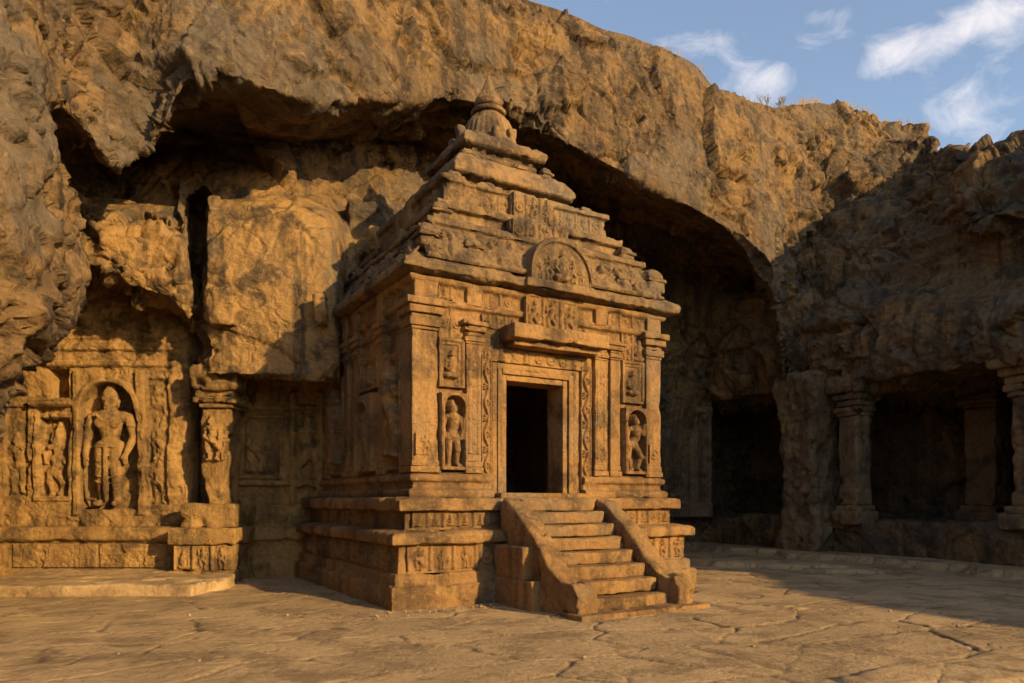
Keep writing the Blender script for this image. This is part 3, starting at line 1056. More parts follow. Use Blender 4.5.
# rock left standing along the right hand wall: low ledges
xr, yr = p[:, 0], p[:, 1]
dist = (19.07 - .495 * yr - xr) * .896
wob = .45 * fbm(p * .8, 4, 33)
wob = 1.4 * wob
z = z + .16 * smooth(1.4, 1.12, dist + wob) * smooth(27, 25, yr)
led = np.hypot((xr - 6.4 + .5 * (yr - 17.2)) / 1.5, (yr - 17.3 + .35 * (xr - 6.4)) / .85) + .5 * fbm(p * .9, 4, 36)
z = z + .11 * smooth(1.0, .85, led)
led = np.hypot((xr - 7.3) / .9, (yr - 15.9 + .3 * (xr - 7.3)) / .33) + .5 * fbm(p * 1.1, 4, 39)
z = z + .08 * smooth(1.0, .82, led)
led = np.hypot((xr - 4.4) / 1.5, (yr - 6.75 - .25 * (xr - 4.4)) / .35) + .6 * fbm(p * 1.6, 4, 46)
z = z + .04 * smooth(1.0, .75, led)
z = np.where((np.abs(xr) > 30) | (yr > 40) | (yr < -10), -.25, z)
b = MB()
b.grid(np.stack([X, Y, z.reshape(X.shape)], -1))
ground = b.build('ground', M_GROUND)
ja = ground.data.attributes.new('joint', 'FLOAT', 'POINT')
ja.data.foreach_set('value', np.clip(jn + .8 * j2, 0, 1).astype(np.float32))
tag(ground, 'worn cracked flagstone floor of the temple courtyard', 'ground', kind='structure')

# ------------------------------------------------------------------ the temple
TA = R(31.0)
TO = (-1.735, 10.45, 0.0)
TP = empty('temple', TO, TA)
tag(TP, 'carved sandstone shrine with stepped pyramid roof, doorway and stairs in the middle of the court', 'temple')

U0, U1, V0, V1 = 0.64, 5.60, 0.64, 5.4
RECT = [(U0, V0), (U1, V0), (U1, V1), (U0, V1)]

b = MB()
sweep(b, [(0, -.15), (0, .30), (-.02, .33), (-.09, .34), (-.09, .48), (-.12, .51), (-.18, .52)],
      [(0, 0), (6.05, 0), (6.05, 6.3), (0, 6.3)], amp=.024, seed=3, res=.045)
b.build('plinth_foot', M_TEMPLE, TP)
b = MB()
sweep(b, [(-.16, .50), (-.17, .56), (-.18, .90), (-.15, .925), (-.06, .935), (-.02, .945), (-.02, 1.075), (-.06, 1.12), (-.36, 1.16)],
      [(0, 0), (6.05, 0), (6.05, 6.3), (0, 6.3)], amp=.024, seed=5, res=.045)
b.build('plinth', M_TEMPLE, TP)
b = MB()
sweep(b, [(-.34, 1.14), (-.35, 1.41), (-.31, 1.425), (-.21, 1.435), (-.20, 1.45), (-.20, 1.60), (-.24, 1.64), (-1.2, 1.645), (-2.9, 1.645)],
      [(0, 0), (6.05, 0), (6.05, 6.3), (0, 6.3)], amp=.020, seed=7, res=.045)
b.build('platform', M_TEMPLE, TP)
# carved friezes of the plinth
def carved(name, w, h, fun, org, rot=FRONT, parent=TP, mat=M_TEMPLE, **kw):
    bb = MB()
    relief(bb, w, h, fun, org, rot, **kw)
    return bb.build(name, mat, parent)


carved('plinth_frieze', 1.55, .36, frieze_fun(1.55, .36, 11, .40), (.30, .17, .54), seed=1)
carved('plinth_frieze', 1.85, .36, frieze_fun(1.85, .36, 12, .40), (4.05, .17, .54), seed=2)
b = MB()
relief(b, 5.6, .36, frieze_fun(5.6, .36, 13, .45), (.17, 5.95, .54), LEFT, res=.022, seed=3)
b.build('plinth_frieze', M_TEMPLE, TP)
carved('platform_frieze', 1.6, .21, frieze_fun(1.6, .21, 14, .26, pose='seat'), (.45, .34, 1.19), seed=4)
carved('platform_frieze', 1.6, .21, frieze_fun(1.6, .21, 15, .26, pose='seat'), (4.1, .34, 1.19), seed=5)

# walls round the cella
D0, D1, DZ0, DZ1 = 2.27, 3.42, 1.70, 3.60
b = MB()
block(b, U0, D0, V0, V0 + .45, 1.6, 5.08, res=.09)
block(b, D1, U1, V0, V0 + .45, 1.6, 5.08, res=.09)
block(b, D0 - .02, D1 + .02, V0 + .005, V0 + .44, DZ1, 5.08, res=.09)
block(b, D0 - .02, D1 + .02, V0 + .01, V0 + .6, 1.6, DZ0, res=.09)
b.build('front_wall', M_TEMPLE, TP)
b = MB()
block(b, U0 + .004, U0 + .45, V0 + .44, V1, 1.6, 5.08, res=.09)
block(b, U1 - .45, U1 - .004, V0 + .44, V1, 1.6, 5.08, res=.09)
block(b, U0 + .44, U1 - .44, V1 - .4, V1 - .01, 1.6, 5.08, res=.2)
block(b, U0 + .3, U1 - .3, V0 + .3, V1 - .3, 4.6, 5.04, res=.3)
b.build('cella_wall', M_TEMPLE, TP)
# mouldings at the foot of the walls
mp_ = [(0, 1.63), (.16, 1.635), (.17, 1.74), (.13, 1.77), (.07, 1.78), (.07, 1.88), (.13, 1.90), (.14, 1.98), (.08, 2.02), (.03, 2.05), (-.02, 2.06)]
b = MB()
sweep(b, mp_, [(U0, V1), (U0, V0), (1.98, V0)][::1], closed=False, seed=9, amp=.015, res=.05)
sweep(b, mp_, [(3.84, V0), (U1, V0), (U1, V1)], closed=False, seed=10, amp=.015, res=.05)
b.build('base_moulding', M_TEMPLE, TP)
# entablature
ep = [(-.02, 4.42), (.05, 4.44), (.06, 4.52), (.02, 4.55), (.02, 4.66), (.10, 4.69), (.12, 4.77), (.06, 4.80), (.05, 4.98), (.14, 5.02), (.15, 5.10), (0, 5.12)]
b = MB()
sweep(b, ep, RECT, seed=12, amp=.018, res=.05)
b.build('entablature', M_TEMPLE, TP)


def pilaster(u0, u1, vf, vb, z0, z1, side='front', cap=1.0, seed=0):
    """pilaster in the wall plane; side 'left' swaps u and v"""
    bb = MB()

    def bl(a0, a1, f, k, zz0, zz1, r=.018, res=.05, amp=.011):
        if side == 'front':
            block(bb, a0, a1, f, k, zz0, zz1, r=r, res=res, amp=amp, seed=seed)
        else:
            block(bb, f, k, a0, a1, zz0, zz1, r=r, res=res, amp=amp, seed=seed)
    e = .035 * cap
    bl(u0 - e, u1 + e, vf - e, vb, z0, z0 + .10)
    bl(u0 - e * .4, u1 + e * .4, vf - e * .4, vb, z0 + .10, z0 + .2)
    bl(u0, u1, vf, vb, z0 + .19, z1 - .42 * cap)
    zc = z1 - .42 * cap
    for dz, h, ee in ((0, .05, .4), (.045, .11, 1.2), (.15, .07, .35), (.215, .11, 1.9), (.32, .10, 3.1)):
        bl(u0 - e * ee, u1 + e * ee, vf - e * ee, vb, zc + dz * cap, zc + (dz + h) * cap, r=.022, amp=.014)
    return bb.build('pilaster', M_TEMPLE, TP)


VF = V0 - .10
pilaster(U0 - .09, .99, VF, V0 + .36, 2.03, 4.74, cap=1.15, seed=1)          # front corner pier
pilaster(1.49, 1.77, VF, V0 + .1, 2.03, 4.50, cap=.9, seed=2)
pilaster(4.09, 4.36, VF, V0 + .1, 2.03, 4.50, cap=.9, seed=3)
pilaster(4.47, 4.70, VF + .03, V0 + .1, 2.03, 4.50, cap=.8, seed=4)
pilaster(5.30, U1 + .06, VF, V0 + .36, 2.03, 4.74, cap=1.15, seed=5)
UF = U0 - .09
for i, (a0, a1) in enumerate(((1.72, 2.02), (3.02, 3.30), (3.62, 3.90), (4.86, 5.18))):
    pilaster(a0, a1, UF, U0 + .1, 2.03, 4.6, side='left', cap=.9, seed=6 + i)
# the short posts of the entablature above the capitals
for a0, a1 in ((U0 - .06, .98), (1.49, 1.77), (4.09, 4.36), (5.30, U1 + .04)):
    b = MB()
    block(b, a0, a1, V0 - .13, V0 + .1, 4.74, 5.06, r=.015, amp=.012)
    b.build('entablature_post', M_TEMPLE, TP)
for a0, a1 in ((1.72, 2.02), (3.02, 3.30), (3.62, 3.90), (4.86, 5.18)):
    b = MB()
    block(b, U0 - .13, U0 + .1, a0, a1, 4.6, 5.06, r=.015, amp=.012)
    b.build('entablature_post', M_TEMPLE, TP)
carved('entablature_frieze', .48, .22, frieze_fun(.48, .22, 61, .24), (1.0, V0 - .05, 4.79), seed=61)
carved('entablature_frieze', .70, .22, frieze_fun(.70, .22, 62, .3), (1.79, V0 - .05, 4.79), seed=62)
carved('entablature_frieze', .9, .22, frieze_fun(.9, .22, 63, .3), (4.38, V0 - .05, 4.79), seed=63)

# door surround: stepped bands, scroll bands, carved lintel
DF = empty('door_frame', (0, 0, 0))
DF.parent = TP
b = MB()
for k, (g0, g1, pr) in enumerate(((.0, .10, .05), (.10, .19, .10), (.19, .28, .07))):
    x0, x1 = D0 - g1, D0 - g0
    block(b, x0, x1, V0 - pr, V0 + .25, DZ0 - .02, DZ1 + g1, r=.012, seed=k, amp=.005)
    block(b, D1 + g0, D1 + g1, V0 - pr, V0 + .25, DZ0 - .02, DZ1 + g1, r=.012, seed=k + 4, amp=.005)
    block(b, x1 + .003, D1 + g0 - .003, V0 - pr + .002, V0 + .25, DZ1 + g0, DZ1 + g1 - .002, r=.012, seed=k + 8, amp=.005)
b.build('jamb', M_TEMPLE, DF)
carved('scroll_band', .19, 2.2, scroll_fun(.19, 2.2, depth=.055), (1.80, V0 - .03, 1.78), parent=DF, res=.009, seed=21)
carved('scroll_band', .22, 2.2, scroll_fun(.22, 2.2, depth=.055), (3.82, V0 - .03, 1.78), parent=DF, res=.009, seed=22)
b = MB()
relief(b, 2.26, .24, frieze_fun(2.26, .24, 23, .24, posts=False), (1.79, V0 - .04, 3.90), res=.011, seed=23)
b.build('lintel_frieze', M_TEMPLE, DF)
b = MB()
block(b, D0 - .25, D1 + .45, V0 - .30, V0 + .02, 1.62, 1.72, r=.02)
b.build('threshold', M_TEMPLE, DF)
# hood over the door
b = MB()
block(b, 2.16, 4.10, V0 - .50, V0 + .05, 4.24, 4.48, r=.025, amp=.018, seed=5)
block(b, 2.26, 4.0, V0 - .34, V0 + .05, 4.15, 4.25, r=.02, amp=.012, seed=6)
b.build('door_hood', M_TEMPLE, TP)
b = MB()
relief(b, 1.10, .58, frieze_fun(1.10, .58, 31, .36, posts=True, depth=1.0), (2.58, V0 - .13, 4.46), res=.011, seed=31)
b.build('relief_panel', M_TEMPLE, TP)

for (x_, w_, z_, h_, sd_, pt_) in ((1.80, .76, 4.47, .18, 301, .16), (3.70, .38, 4.47, .18, 302, .16), (1.02, .45, 4.18, .52, 303, .22), (4.73, .55, 4.18, .52, 304, .26),
                                   (1.50, .26, 2.35, 1.6, 305, .26), (4.10, .25, 2.35, 1.6, 306, .25), (U0 - .05, .36, 2.30, .34, 307, .34), (5.34, .28, 2.30, .34, 308, .28)):
    carved('relief_panel', w_, h_, frieze_fun(w_, h_, sd_, pt_, depth=.9) if h_ < 1 else (lambda X, Z, w_=w_: .022 * smooth(.03, .02, np.abs(np.minimum(X, w_ - X) - .05)) + .02 * smooth(.07, .04, np.hypot(X - w_ / 2, np.mod(Z, .4) - .2))),
           (x_, V0 - (.105 if 2.0 < z_ < 2.4 else .02), z_), res=.01, seed=sd_, grain=.006)

# niches with figures
for k, (x0, w_, z0_, h_, sd_) in enumerate(((1.02, .45, 2.08, 1.22, 41), (4.74, .52, 2.08, 1.22, 42))):
    b = MB()
    relief(b, w_, h_, niche_fun(w_, h_, sd_, pose='stand' if k == 0 else 'dance'), (x0, V0 - .01, z0_), res=.008, seed=sd_)
    b.build('niche_figure', M_TEMPLE, TP)
    b = MB()
    relief(b, w_, .78, panel_fun(w_, .78, sd_ + 5, pose='seat', fg=.6), (x0, V0 - .015, z0_ + 1.32), res=.01, seed=sd_ + 9)
    b.build('relief_panel', M_TEMPLE, TP)
b = MB()
relief(b, .88, 1.35, niche_fun(.88, 1.35, 47, frame=.13, depth=.2), (U0 - .01, 2.96, 2.1), LEFT, res=.012, seed=47)
b.build('niche_figure', M_TEMPLE, TP)
carved('relief_panel', .88, .55, panel_fun(.88, .55, 48, pose='seat', fg=.7), (U0 - .02, 2.96, 3.55), LEFT, res=.014, seed=48)
carved('relief_panel', .6, 1.9, panel_fun(.6, 1.9, 49, pose='dance'), (U0 - .02, 1.66, 2.1), LEFT, res=.016, seed=49)
carved('relief_panel', .8, 1.9, panel_fun(.8, 1.9, 50, pose='stand'), (U0 - .02, 4.78, 2.1), LEFT, res=.016, seed=50)

# ---- roof
RF = empty('roof', (0, 0, 0))
RF.parent = TP
b = MB()
sweep(b, [(-.25, 5.06), (.06, 5.10), (.24, 5.13), (.30, 5.145), (.315, 5.16), (.31, 5.27), (.28, 5.30), (.02, 5.50), (-.16, 5.60), (-.5, 5.66)],
      [(U0, V0), (U1 + .02, V0), (U1 + .02, V1), (U0, V1)], seed=70, amp=.038, res=.035, r=.010)
b.build('eave', M_ROOF, RF)
TC = (3.17, 3.0)


def tier(prof, seed, amp=.034):
    bb = MB()
    h = 1.0
    sweep(bb, [(a - h, z_) for a, z_ in prof], [(TC[0] - h, TC[1] - h), (TC[0] + h, TC[1] - h), (TC[0] + h, TC[1] + h), (TC[0] - h, TC[1] + h)],
          seed=seed, amp=amp, res=.035, r=.010)
    return bb.build('roof_tier', M_ROOF, RF)


T1 = [(2.36, 5.55), (2.36, 5.74), (2.24, 5.78), (2.22, 6.02), (2.28, 6.05), (2.27, 6.14), (2.10, 6.22), (1.7, 6.24)]
T2 = [(2.0, 6.12), (2.0, 6.28), (1.87, 6.30), (1.86, 6.45), (1.96, 6.48), (1.96, 6.60), (1.74, 6.64), (1.72, 6.99), (1.79, 7.02), (1.79, 7.12), (1.5, 7.14), (1.2, 7.15)]
T3 = [(1.34, 7.10), (1.30, 7.24), (1.12, 7.28), (1.10, 7.42), (1.28, 7.45), (1.33, 7.48), (1.32, 7.60), (1.18, 7.82), (1.02, 7.94), (.7, 7.97)]
T4 = [(.80, 7.92), (.78, 8.05), (.70, 8.10), (.70, 8.24), (.87, 8.26), (.92, 8.29), (.91, 8.41), (.80, 8.53), (.70, 8.58), (.3, 8.62)]
for i, T in enumerate((T1, T2, T3, T4)):
    tier(T, 72 + i)


def band(h, z0, z1, seed, pitch, pr=0.0):
    bb = MB()
    w = 2 * h - .1
    relief(bb, w, z1 - z0, frieze_fun(w, z1 - z0, seed, pitch), (TC[0] - h + .05, TC[1] - h + .02 - pr, z0), res=.018, seed=seed, grain=.018)
    bb.build('roof_frieze', M_ROOF, RF)
    bb = MB()
    relief(bb, w, z1 - z0, frieze_fun(w, z1 - z0, seed + 1, pitch), (TC[0] - h + .02 - pr, TC[1] + h - .05, z0), LEFT, res=.022, seed=seed + 1, grain=.018)
    bb.build('roof_frieze', M_ROOF, RF)


band(2.24, 5.78, 6.02, 81, .3)
band(1.73, 6.66, 6.98, 83, .34)
band(1.11, 7.27, 7.42, 87, .2)
band(.70, 8.09, 8.24, 89, .2)


def shrine(c, s, h, seed, long=1.0):
    """miniature shrine standing on a roof tier"""
    bb = MB()
    w = s * long
    block(bb, c[0] - w, c[0] + w, c[1] - s, c[1] + s, c[2], c[2] + h * .42, r=.04, amp=.032, seed=seed)
    block(bb, c[0] - w * 1.18, c[0] + w * 1.18, c[1] - s * 1.18, c[1] + s * 1.18, c[2] + h * .40, c[2] + h * .54, r=.035, amp=.034, seed=seed + 1)

    def dome(p):
        t = np.clip((p[:, 2] - (c[2] + h * .54)) / (h * .46), 0, 1)
        k = np.sqrt(np.maximum(1 - t ** 2.2, .05))
        p = p.copy()
        p[:, 1] = c[1] + (p[:, 1] - c[1]) * k
        p[:, 0] = c[0] + (p[:, 0] - c[0]) * (k if long < 1.2 else (.75 + .25 * k))
        return p
    block(bb, c[0] - w * .95, c[0] + w * .95, c[1] - s * .95, c[1] + s * .95, c[2] + h * .53, c[2] + h, r=.04, amp=.034, deform=dome, seed=seed + 2)
    return bb.build('miniature_shrine', M_ROOF, RF)


rr = random.Random(5)
for (h, z0, s, hh, n) in ((2.40, 5.54, .19, .44, 6), (2.02, 6.16, .16, .40, 5), (1.48, 7.08, .14, .30, 4), (.92, 7.90, .11, .24, 3)):
    pts = []
    for i in range(n + 1):
        a = -h + s * .4 + (2 * h - s * .8) * i / n
        pts.append((TC[0] + a, TC[1] - h + s * .3, i in (0, n)))
        pts.append((TC[0] - h + s * .3, TC[1] + a, i in (0, n)))
        pts.append((TC[0] + h - s * .3, TC[1] + a, i in (0, n)))
    seen = set()
    for (x, y, corner) in pts:
        kk = (round(x, 1), round(y, 1))
        if kk in seen or (h > 2.3 and abs(x - TC[0]) < .7 and y < TC[1]) or (x > TC[0] and y > TC[1] + h - .3):
            continue
        seen.add(kk)
        q = .75 + .35 * rr.random()
        if not corner and rr.random() < .62:
            continue
        q *= 1 if corner else .75
        shrine((x, y, z0), s * (1 if corner else .8), hh * q, int(rr.random() * 999), 1.0)

def slope_fun(w, h, seed, pitch):
    """eroded rows of little arches, posts and figures on the sloping courses"""
    rng = random.Random(seed)
    n = int(w / pitch)
    items = []
    for r_ in range(2):
        for i in range(n):
            items.append(((i + .5 + rng.uniform(-.25, .25)) * w / n, (.05 + .5 * r_) * h, rng.random(), rng.uniform(.7, 1.15)))

    def f(X, Z):
        q = np.stack([X.ravel() * 1.0 + seed, Z.ravel(), 0 * X.ravel()], -1)
        wob = fbm(q * 3, 3, seed).reshape(X.shape)
        Zw = Z + .04 * wob
        o = .05 * smooth(.46, .52, Zw / h) * smooth(1.0, .96, Zw / h) * 0
        o = o + .045 * smooth(.03, .0, np.abs(Zw - .5 * h) - .02) + .05 * smooth(.03, .0, np.abs(Zw - .97 * h) - .02) + .04 * smooth(.03, .0, np.abs(Zw - .03 * h) - .02)
        for c, zb, k, sc in items:
            if k < .45:
                rr_ = .19 * pitch * 2 * sc
                d = np.hypot(X - c, (Z - zb - .12 * h) * .9)
                o = np.maximum(o, .10 * smooth(rr_, rr_ * .75, d) - .06 * smooth(rr_ * .6, rr_ * .4, d))
            elif k < .75:
                o = np.maximum(o, figure(X, Z, c, zb, h * .46 * sc, rng, None, 1.3))
            else:
                e = np.minimum(pitch * .3 * sc - np.abs(X - c), np.minimum(Z - zb, zb + .4 * h * sc - Z))
                o = np.maximum(o, .085 * smooth(.0, .03, e))
        er = fbm(q * 2.2 + 9, 4, seed + 3).reshape(X.shape)
        return o * smooth(.32, -.05, er) + .05 * er
    return f


def slope(h0, z0, h1, z1, seed, pitch):
    L = math.hypot(h0 - h1, z1 - z0)
    sn, cs = (h0 - h1) / L, (z1 - z0) / L
    w = h0 + h1
    rf_ = np.array([[1, 0, 0], [0, cs, sn], [0, -sn, cs]])
    carved('roof_relief', w, L, slope_fun(w, L, seed, pitch), (TC[0] - w / 2, TC[1] - h0, z0), rf_, RF, M_ROOF, res=.016, seed=seed, grain=.018)
    carved('roof_relief', w, L, slope_fun(w, L, seed + 1, pitch), (TC[0] - h0, TC[1] + w / 2, z0), LEFT @ rf_, RF, M_ROOF, res=.02, seed=seed + 1, grain=.018)


slope(2.62, 5.38, 2.24, 5.98, 201, .36)
slope(.78, 7.98, .72, 8.26, 213, .2)
for k, (hw, h_, z0_, z1_) in enumerate(((.62, 2.0, 6.13, 6.50), (.46, 1.76, 6.60, 7.08))):
    b = MB()
    block(b, TC[0] - hw, TC[0] + hw, TC[1] - h_ - .06, TC[1] - h_ + .3, z0_, z1_, r=.02, res=.04, amp=.03, seed=230 + k)
    b.build('roof_projection', M_ROOF, RF)
    b = MB()
    carved('roof_frieze', 2 * hw - .06, z1_ - z0_ - .03, frieze_fun(2 * hw - .06, z1_ - z0_ - .03, 260 + k, .3, depth=1.2), (TC[0] - hw + .03, TC[1] - h_ - .065, z0_ + .015), FRONT, RF, M_ROOF, res=.012, seed=260 + k, grain=.012)
    block(b, TC[0] - h_ - .06, TC[0] - h_ + .3, TC[1] - hw, TC[1] + hw, z0_, z1_, r=.02, res=.04, amp=.03, seed=240 + k)
    b.build('roof_projection', M_ROOF, RF)

# arched gable on the front of the eave
b = MB()
gw, gh = 1.24, .84


def gable(p):
    x = (p[:, 0] - TC[0]) / (gw / 2)
    top = 5.22 + .16 + (gh - .16) * np.sqrt(np.maximum(1 - np.clip(np.abs(x), 0, 1) ** 2.2, 0.0))
    p = p.copy()
    p[:, 2] = 5.22 + (p[:, 2] - 5.22) / gh * (top - 5.22)
    return p


block(b, TC[0] - gw / 2, TC[0] + gw / 2, .30, 1.0, 5.22, 5.22 + gh, r=.04, res=.035, amp=.034, deform=gable, seed=8)
block(b, TC[0] - gw / 2 - .08, TC[0] + gw / 2 + .08, .24, .8, 5.14, 5.29, r=.03, amp=.015, seed=9)
gb = b.build('gable', M_ROOF, RF)
rg = random.Random(77)


def gable_fun(X, Z):
    x = (X - gw / 2) / (gw / 2)
    ztop = .16 + (gh - .16) * np.sqrt(np.maximum(1 - np.clip(np.abs(x), 0, 1) ** 2.2, 0.0))
    e = np.minimum(ztop - Z, 9)
    o = .05 * smooth(.0, .02, e) * smooth(.13, .11, e) - .02 * smooth(.02, -.02, e)
    o = np.where(e < 0, -.05, o)
    fg = np.zeros_like(X)
    for c, hh in ((.5, .66), (.3, .45), (.7, .45), (.16, .3), (.84, .3)):
        fg = np.maximum(fg, figure(X, Z, c * gw, .08, gh * hh, rg, 'seat' if c == .5 else 'dance', 1.0))
    return np.maximum(o, np.where(e > .12, fg, -.05))


b = MB()
relief(b, gw, gh, gable_fun, (TC[0] - gw / 2, .29, 5.24), res=.011, seed=91, ztop=lambda X: np.maximum(.16 + (gh - .19) * np.sqrt(np.maximum(1 - np.clip(np.abs((X - gw / 2) / (gw / 2)), 0, 1) ** 2.2, 0.0)), .02))
b.build('gable_relief', M_ROOF, RF)

# dome and finial
b = MB()
lathe(b, [(.30, 8.55), (.64, 8.57), (.67, 8.65), (.58, 8.73), (.54, 8.80), (.53, 8.94), (.49, 9.08), (.42, 9.22), (.32, 9.33), (.25, 9.39), (.1, 9.41)],
      (TC[0] + .10, TC[1], 0), seg=96, amp=.018, ribs=30, rib_amp=.06, rib_z=(8.76, 9.36), seed=4, res=.04)
b.build('dome', M_ROOF, RF)
b = MB()
for k in range(10):
    a = k * math.pi / 5 + .2
    x, y = TC[0] + .62 * math.cos(a), TC[1] + .62 * math.sin(a)
    block(b, x - .10, x + .10, y - .10, y + .10, 8.56, 8.74 + .10 * (k % 3), r=.06, res=.03, amp=.03, seed=k)
b.build('dome_ornament', M_ROOF, RF)
b = MB()
lathe(b, [(.05, 9.36), (.34, 9.39), (.36, 9.45), (.22, 9.48), (.17, 9.51), (.26, 9.56), (.28, 9.65), (.23, 9.76), (.15, 9.86), (.13, 9.92), (.08, 10.05), (.015, 10.22)],
      (TC[0] + .10, TC[1], 0), seg=32, amp=.008, res=.03, seed=3)
b.build('finial', M_ROOF, RF)

# ---- stairs
S0, S1 = 2.24, 3.72
NS = 8
rs = random.Random(3)
for i in range(NS):
    zt = 1.62 - i * .2
    vf = .30 - (i + 1) * .255
    b = MB()
    ex_ = .0 if i < NS - 1 else .05
    sag = rs.uniform(.01, .03)

    def worn(p, sag=sag, zt=zt):
        p = p.copy()
        t = (p[:, 0] - (S0 + S1) / 2) / ((S1 - S0) / 2)
        p[:, 2] -= sag * np.exp(-(t * 1.6) ** 2) * (p[:, 2] > zt - .06)
        return p
    block(b, S0 - ex_, S1 + ex_, vf, .5, zt - .205 if i < NS - 1 else -.1, zt, r=.028, res=.05, amp=.014, deform=worn, seed=20 + i)
    b.build('step', M_TEMPLE, TP)


def balustrade(u0, u1, seed):
    bb = MB()
    vv = np.array([-1.95, -1.80, -1.58, -1.30, -1.0, -.72, -.42, -.12, .12])
    zt = np.array([.30, .46, .47, .63, .92, 1.16, 1.37, 1.58, 1.64])

    def df(p):
        p = p.copy()
        top = pchip(vv, zt, p[:, 1])
        p[:, 2] = -.1 + (p[:, 2] + .1) / 1.0 * (top + .1)
        return p
    block(bb, u0, u1, -1.95, .12, -.1, .9, r=.06, res=.04, amp=.036, deform=df, seed=seed)
    # a lower worn kerb below the outer face
    return bb.build('balustrade', M_TEMPLE, TP)


balustrade(1.88, S0 - .01, 31)
balustrade(S1 + .01, 4.06, 37)
b = MB()
block(b, 1.72, 2.02, -1.05, .1, -.1, .42, r=.03, amp=.015, seed=44)
block(b, 1.74, 2.0, -.78, .1, .40, .9, r=.03, amp=.015, seed=46)
block(b, 1.82, 4.2, -2.12, -1.6, -.1, .06, r=.03, amp=.015, seed=45)
b.build('stair_footing', M_TEMPLE, TP)

# ------------------------------------------------------------------ left hand carved bays
x0w, x1w, z0w, z1w = -11.6, -6.62, 1.04, 6.3
SH = empty('shrine_wall', (-8.5, 15.05, 0))
tag(SH, 'sunlit rock-cut wall of relief panels around the arched niche at far left', 'carved wall')
rw = random.Random(19)


def bay_fun(X, Z):
    x, z_ = X + x0w, Z + z0w
    o = np.full_like(X, .42)

    def rect(a, b_, c, d, h, s=.018):
        nonlocal o
        e = np.minimum(np.minimum(x - a, b_ - x), np.minimum(z_ - c, d - z_))
        m = smooth(-s / 2, s / 2, e)
        o = o * (1 - m) + h * m
    # bands and broken cornices above
    rect(-11.4, -6.7, 4.62, 4.78, .50)
    rect(-10.1, -6.8, 4.30, 4.40, .50)
    rect(-9.7, -6.9, 4.86, 5.05, .46)
    # left panel with frame and a deep hole above
    rect(-9.66, -8.86, 1.58, 3.36, .48)
    rect(-9.56, -8.94, 1.68, 3.26, .30)
    rect(-9.70, -8.84, 3.50, 3.62, .58)
    rect(-9.36, -8.96, 3.68, 4.24, .05)
    rect(-10.25, -9.8, 1.68, 3.5, .34)
    rect(-10.9, -10.4, 1.68, 3.5, .34)
    # pilasters on both sides of the niche
    rect(-8.84, -8.72, 1.3, 4.2, .50)
    rect(-7.58, -7.44, 1.3, 4.2, .50)
    rect(-7.38, -6.98, 1.5, 4.05, .34)
    # arch frame and niche
    hw, zc = .53, 3.42
    d = np.where(z_ < zc, np.abs(x + 8.15) - hw, np.hypot(x + 8.15, z_ - zc) - hw)
    d = np.where(z_ < 1.42, np.maximum(d, 1.42 - z_), d)
    o = np.where((d > 0) & (d < .14) & (z_ > 3.2), np.maximum(o, .42 + .10 * smooth(0, .03, d) * smooth(.14, .10, d)), o)
    m = smooth(.012, -.012, d)
    o = o * (1 - m) + .12 * m
    # carved figures
    for (c, zb, hh, ps) in ((-9.25, 1.7, 1.0, 'dance'), (-9.25, 2.62, .62, 'seat'), (-10.02, 1.75, 1.2, 'stand'), (-10.65, 1.75, 1.1, 'dance'), (-10.05, 3.0, .55, 'dance'), (-10.6, 3.6, .6, 'seat'), (-7.18, 1.55, .86, 'dance'), (-7.18, 2.42, .80, 'bend'), (-7.18, 3.24, .72, 'dance'),
                            (-9.5, 4.42, .3, 'seat'), (-7.9, 4.42, .25, 'seat'), (-8.4, 4.42, .25, 'seat'), (-8.7, 3.8, .4, 'seat'), (-7.35, 3.9, .4, 'seat')):
        fg = figure(x, z_, c, zb, hh, rw, ps, .55)
        o = np.where(fg > 0, np.maximum(o, .32 + fg), o)
    q = np.stack([x.ravel(), z_.ravel(), 0 * x.ravel()], -1)
    er = fbm(q * 1.3, 4, 55).reshape(x.shape)
    o = o - .25 * np.maximum(0, er - .05) * smooth(.05, .2, o) + (.05 + .22 * smooth(4.7, 5.2, z_)) * fbm(q * 2.4, 4, 57).reshape(x.shape)
    # outer edges melt back into the rock
    k = smooth(0, .35, X + .12 * er) * smooth(0, .25, (x1w - x) + .1 * er)
    return o * k + (.2 + .25 * er) * (1 - k)


b = MB()
relief(b, x1w - x0w, z1w - z0w, bay_fun, (x0w - (-8.5), 0, z0w), res=.017, grain=.012, back=.3, seed=100)
b.build('relief_wall', M_WALL, SH)
b = MB()
sweep(b, [(0, -.1), (0, .19), (-.06, .22), (-.07, .74), (.02, .78), (.06, .82), (.05, 1.02), (0, 1.07), (-.9, 1.09)],
      [(-11.4 + 8.5, -.55), (-6.72 + 8.5, -.5)], closed=False, amp=.022, seed=101)
b.build('wall_plinth', M_WALL, SH)
b = MB()
relief(b, 3.1, .46, lambda X, Z: .03 * smooth(.02, .04, np.minimum(np.minimum(X, 3.1 - X), np.abs(X - 1.75))) + .0 * X, (-1.55, -.485, .25), grain=.02, seed=103)
b.build('plinth_panel', M_WALL, SH)

# the low step in front of the bay
b = MB()
STP = [(-8.7, 11.6), (-5.0, 12.2)]


def stepdf(p):
    q = p.copy()
    q[:, 1] += .14 * fbm(np.stack([p[:, 0] * .9, 0 * p[:, 0], 0 * p[:, 0]], -1), 3, 2) * (p[:, 1] < 13.2)
    q[:, 0] += .3 * fbm(np.stack([p[:, 1] * .9, 0 * p[:, 0], 0 * p[:, 0] + 4], -1), 3, 3)
    q[:, 2] += .03 * fbm(p * .8, 3, 6)
    return q


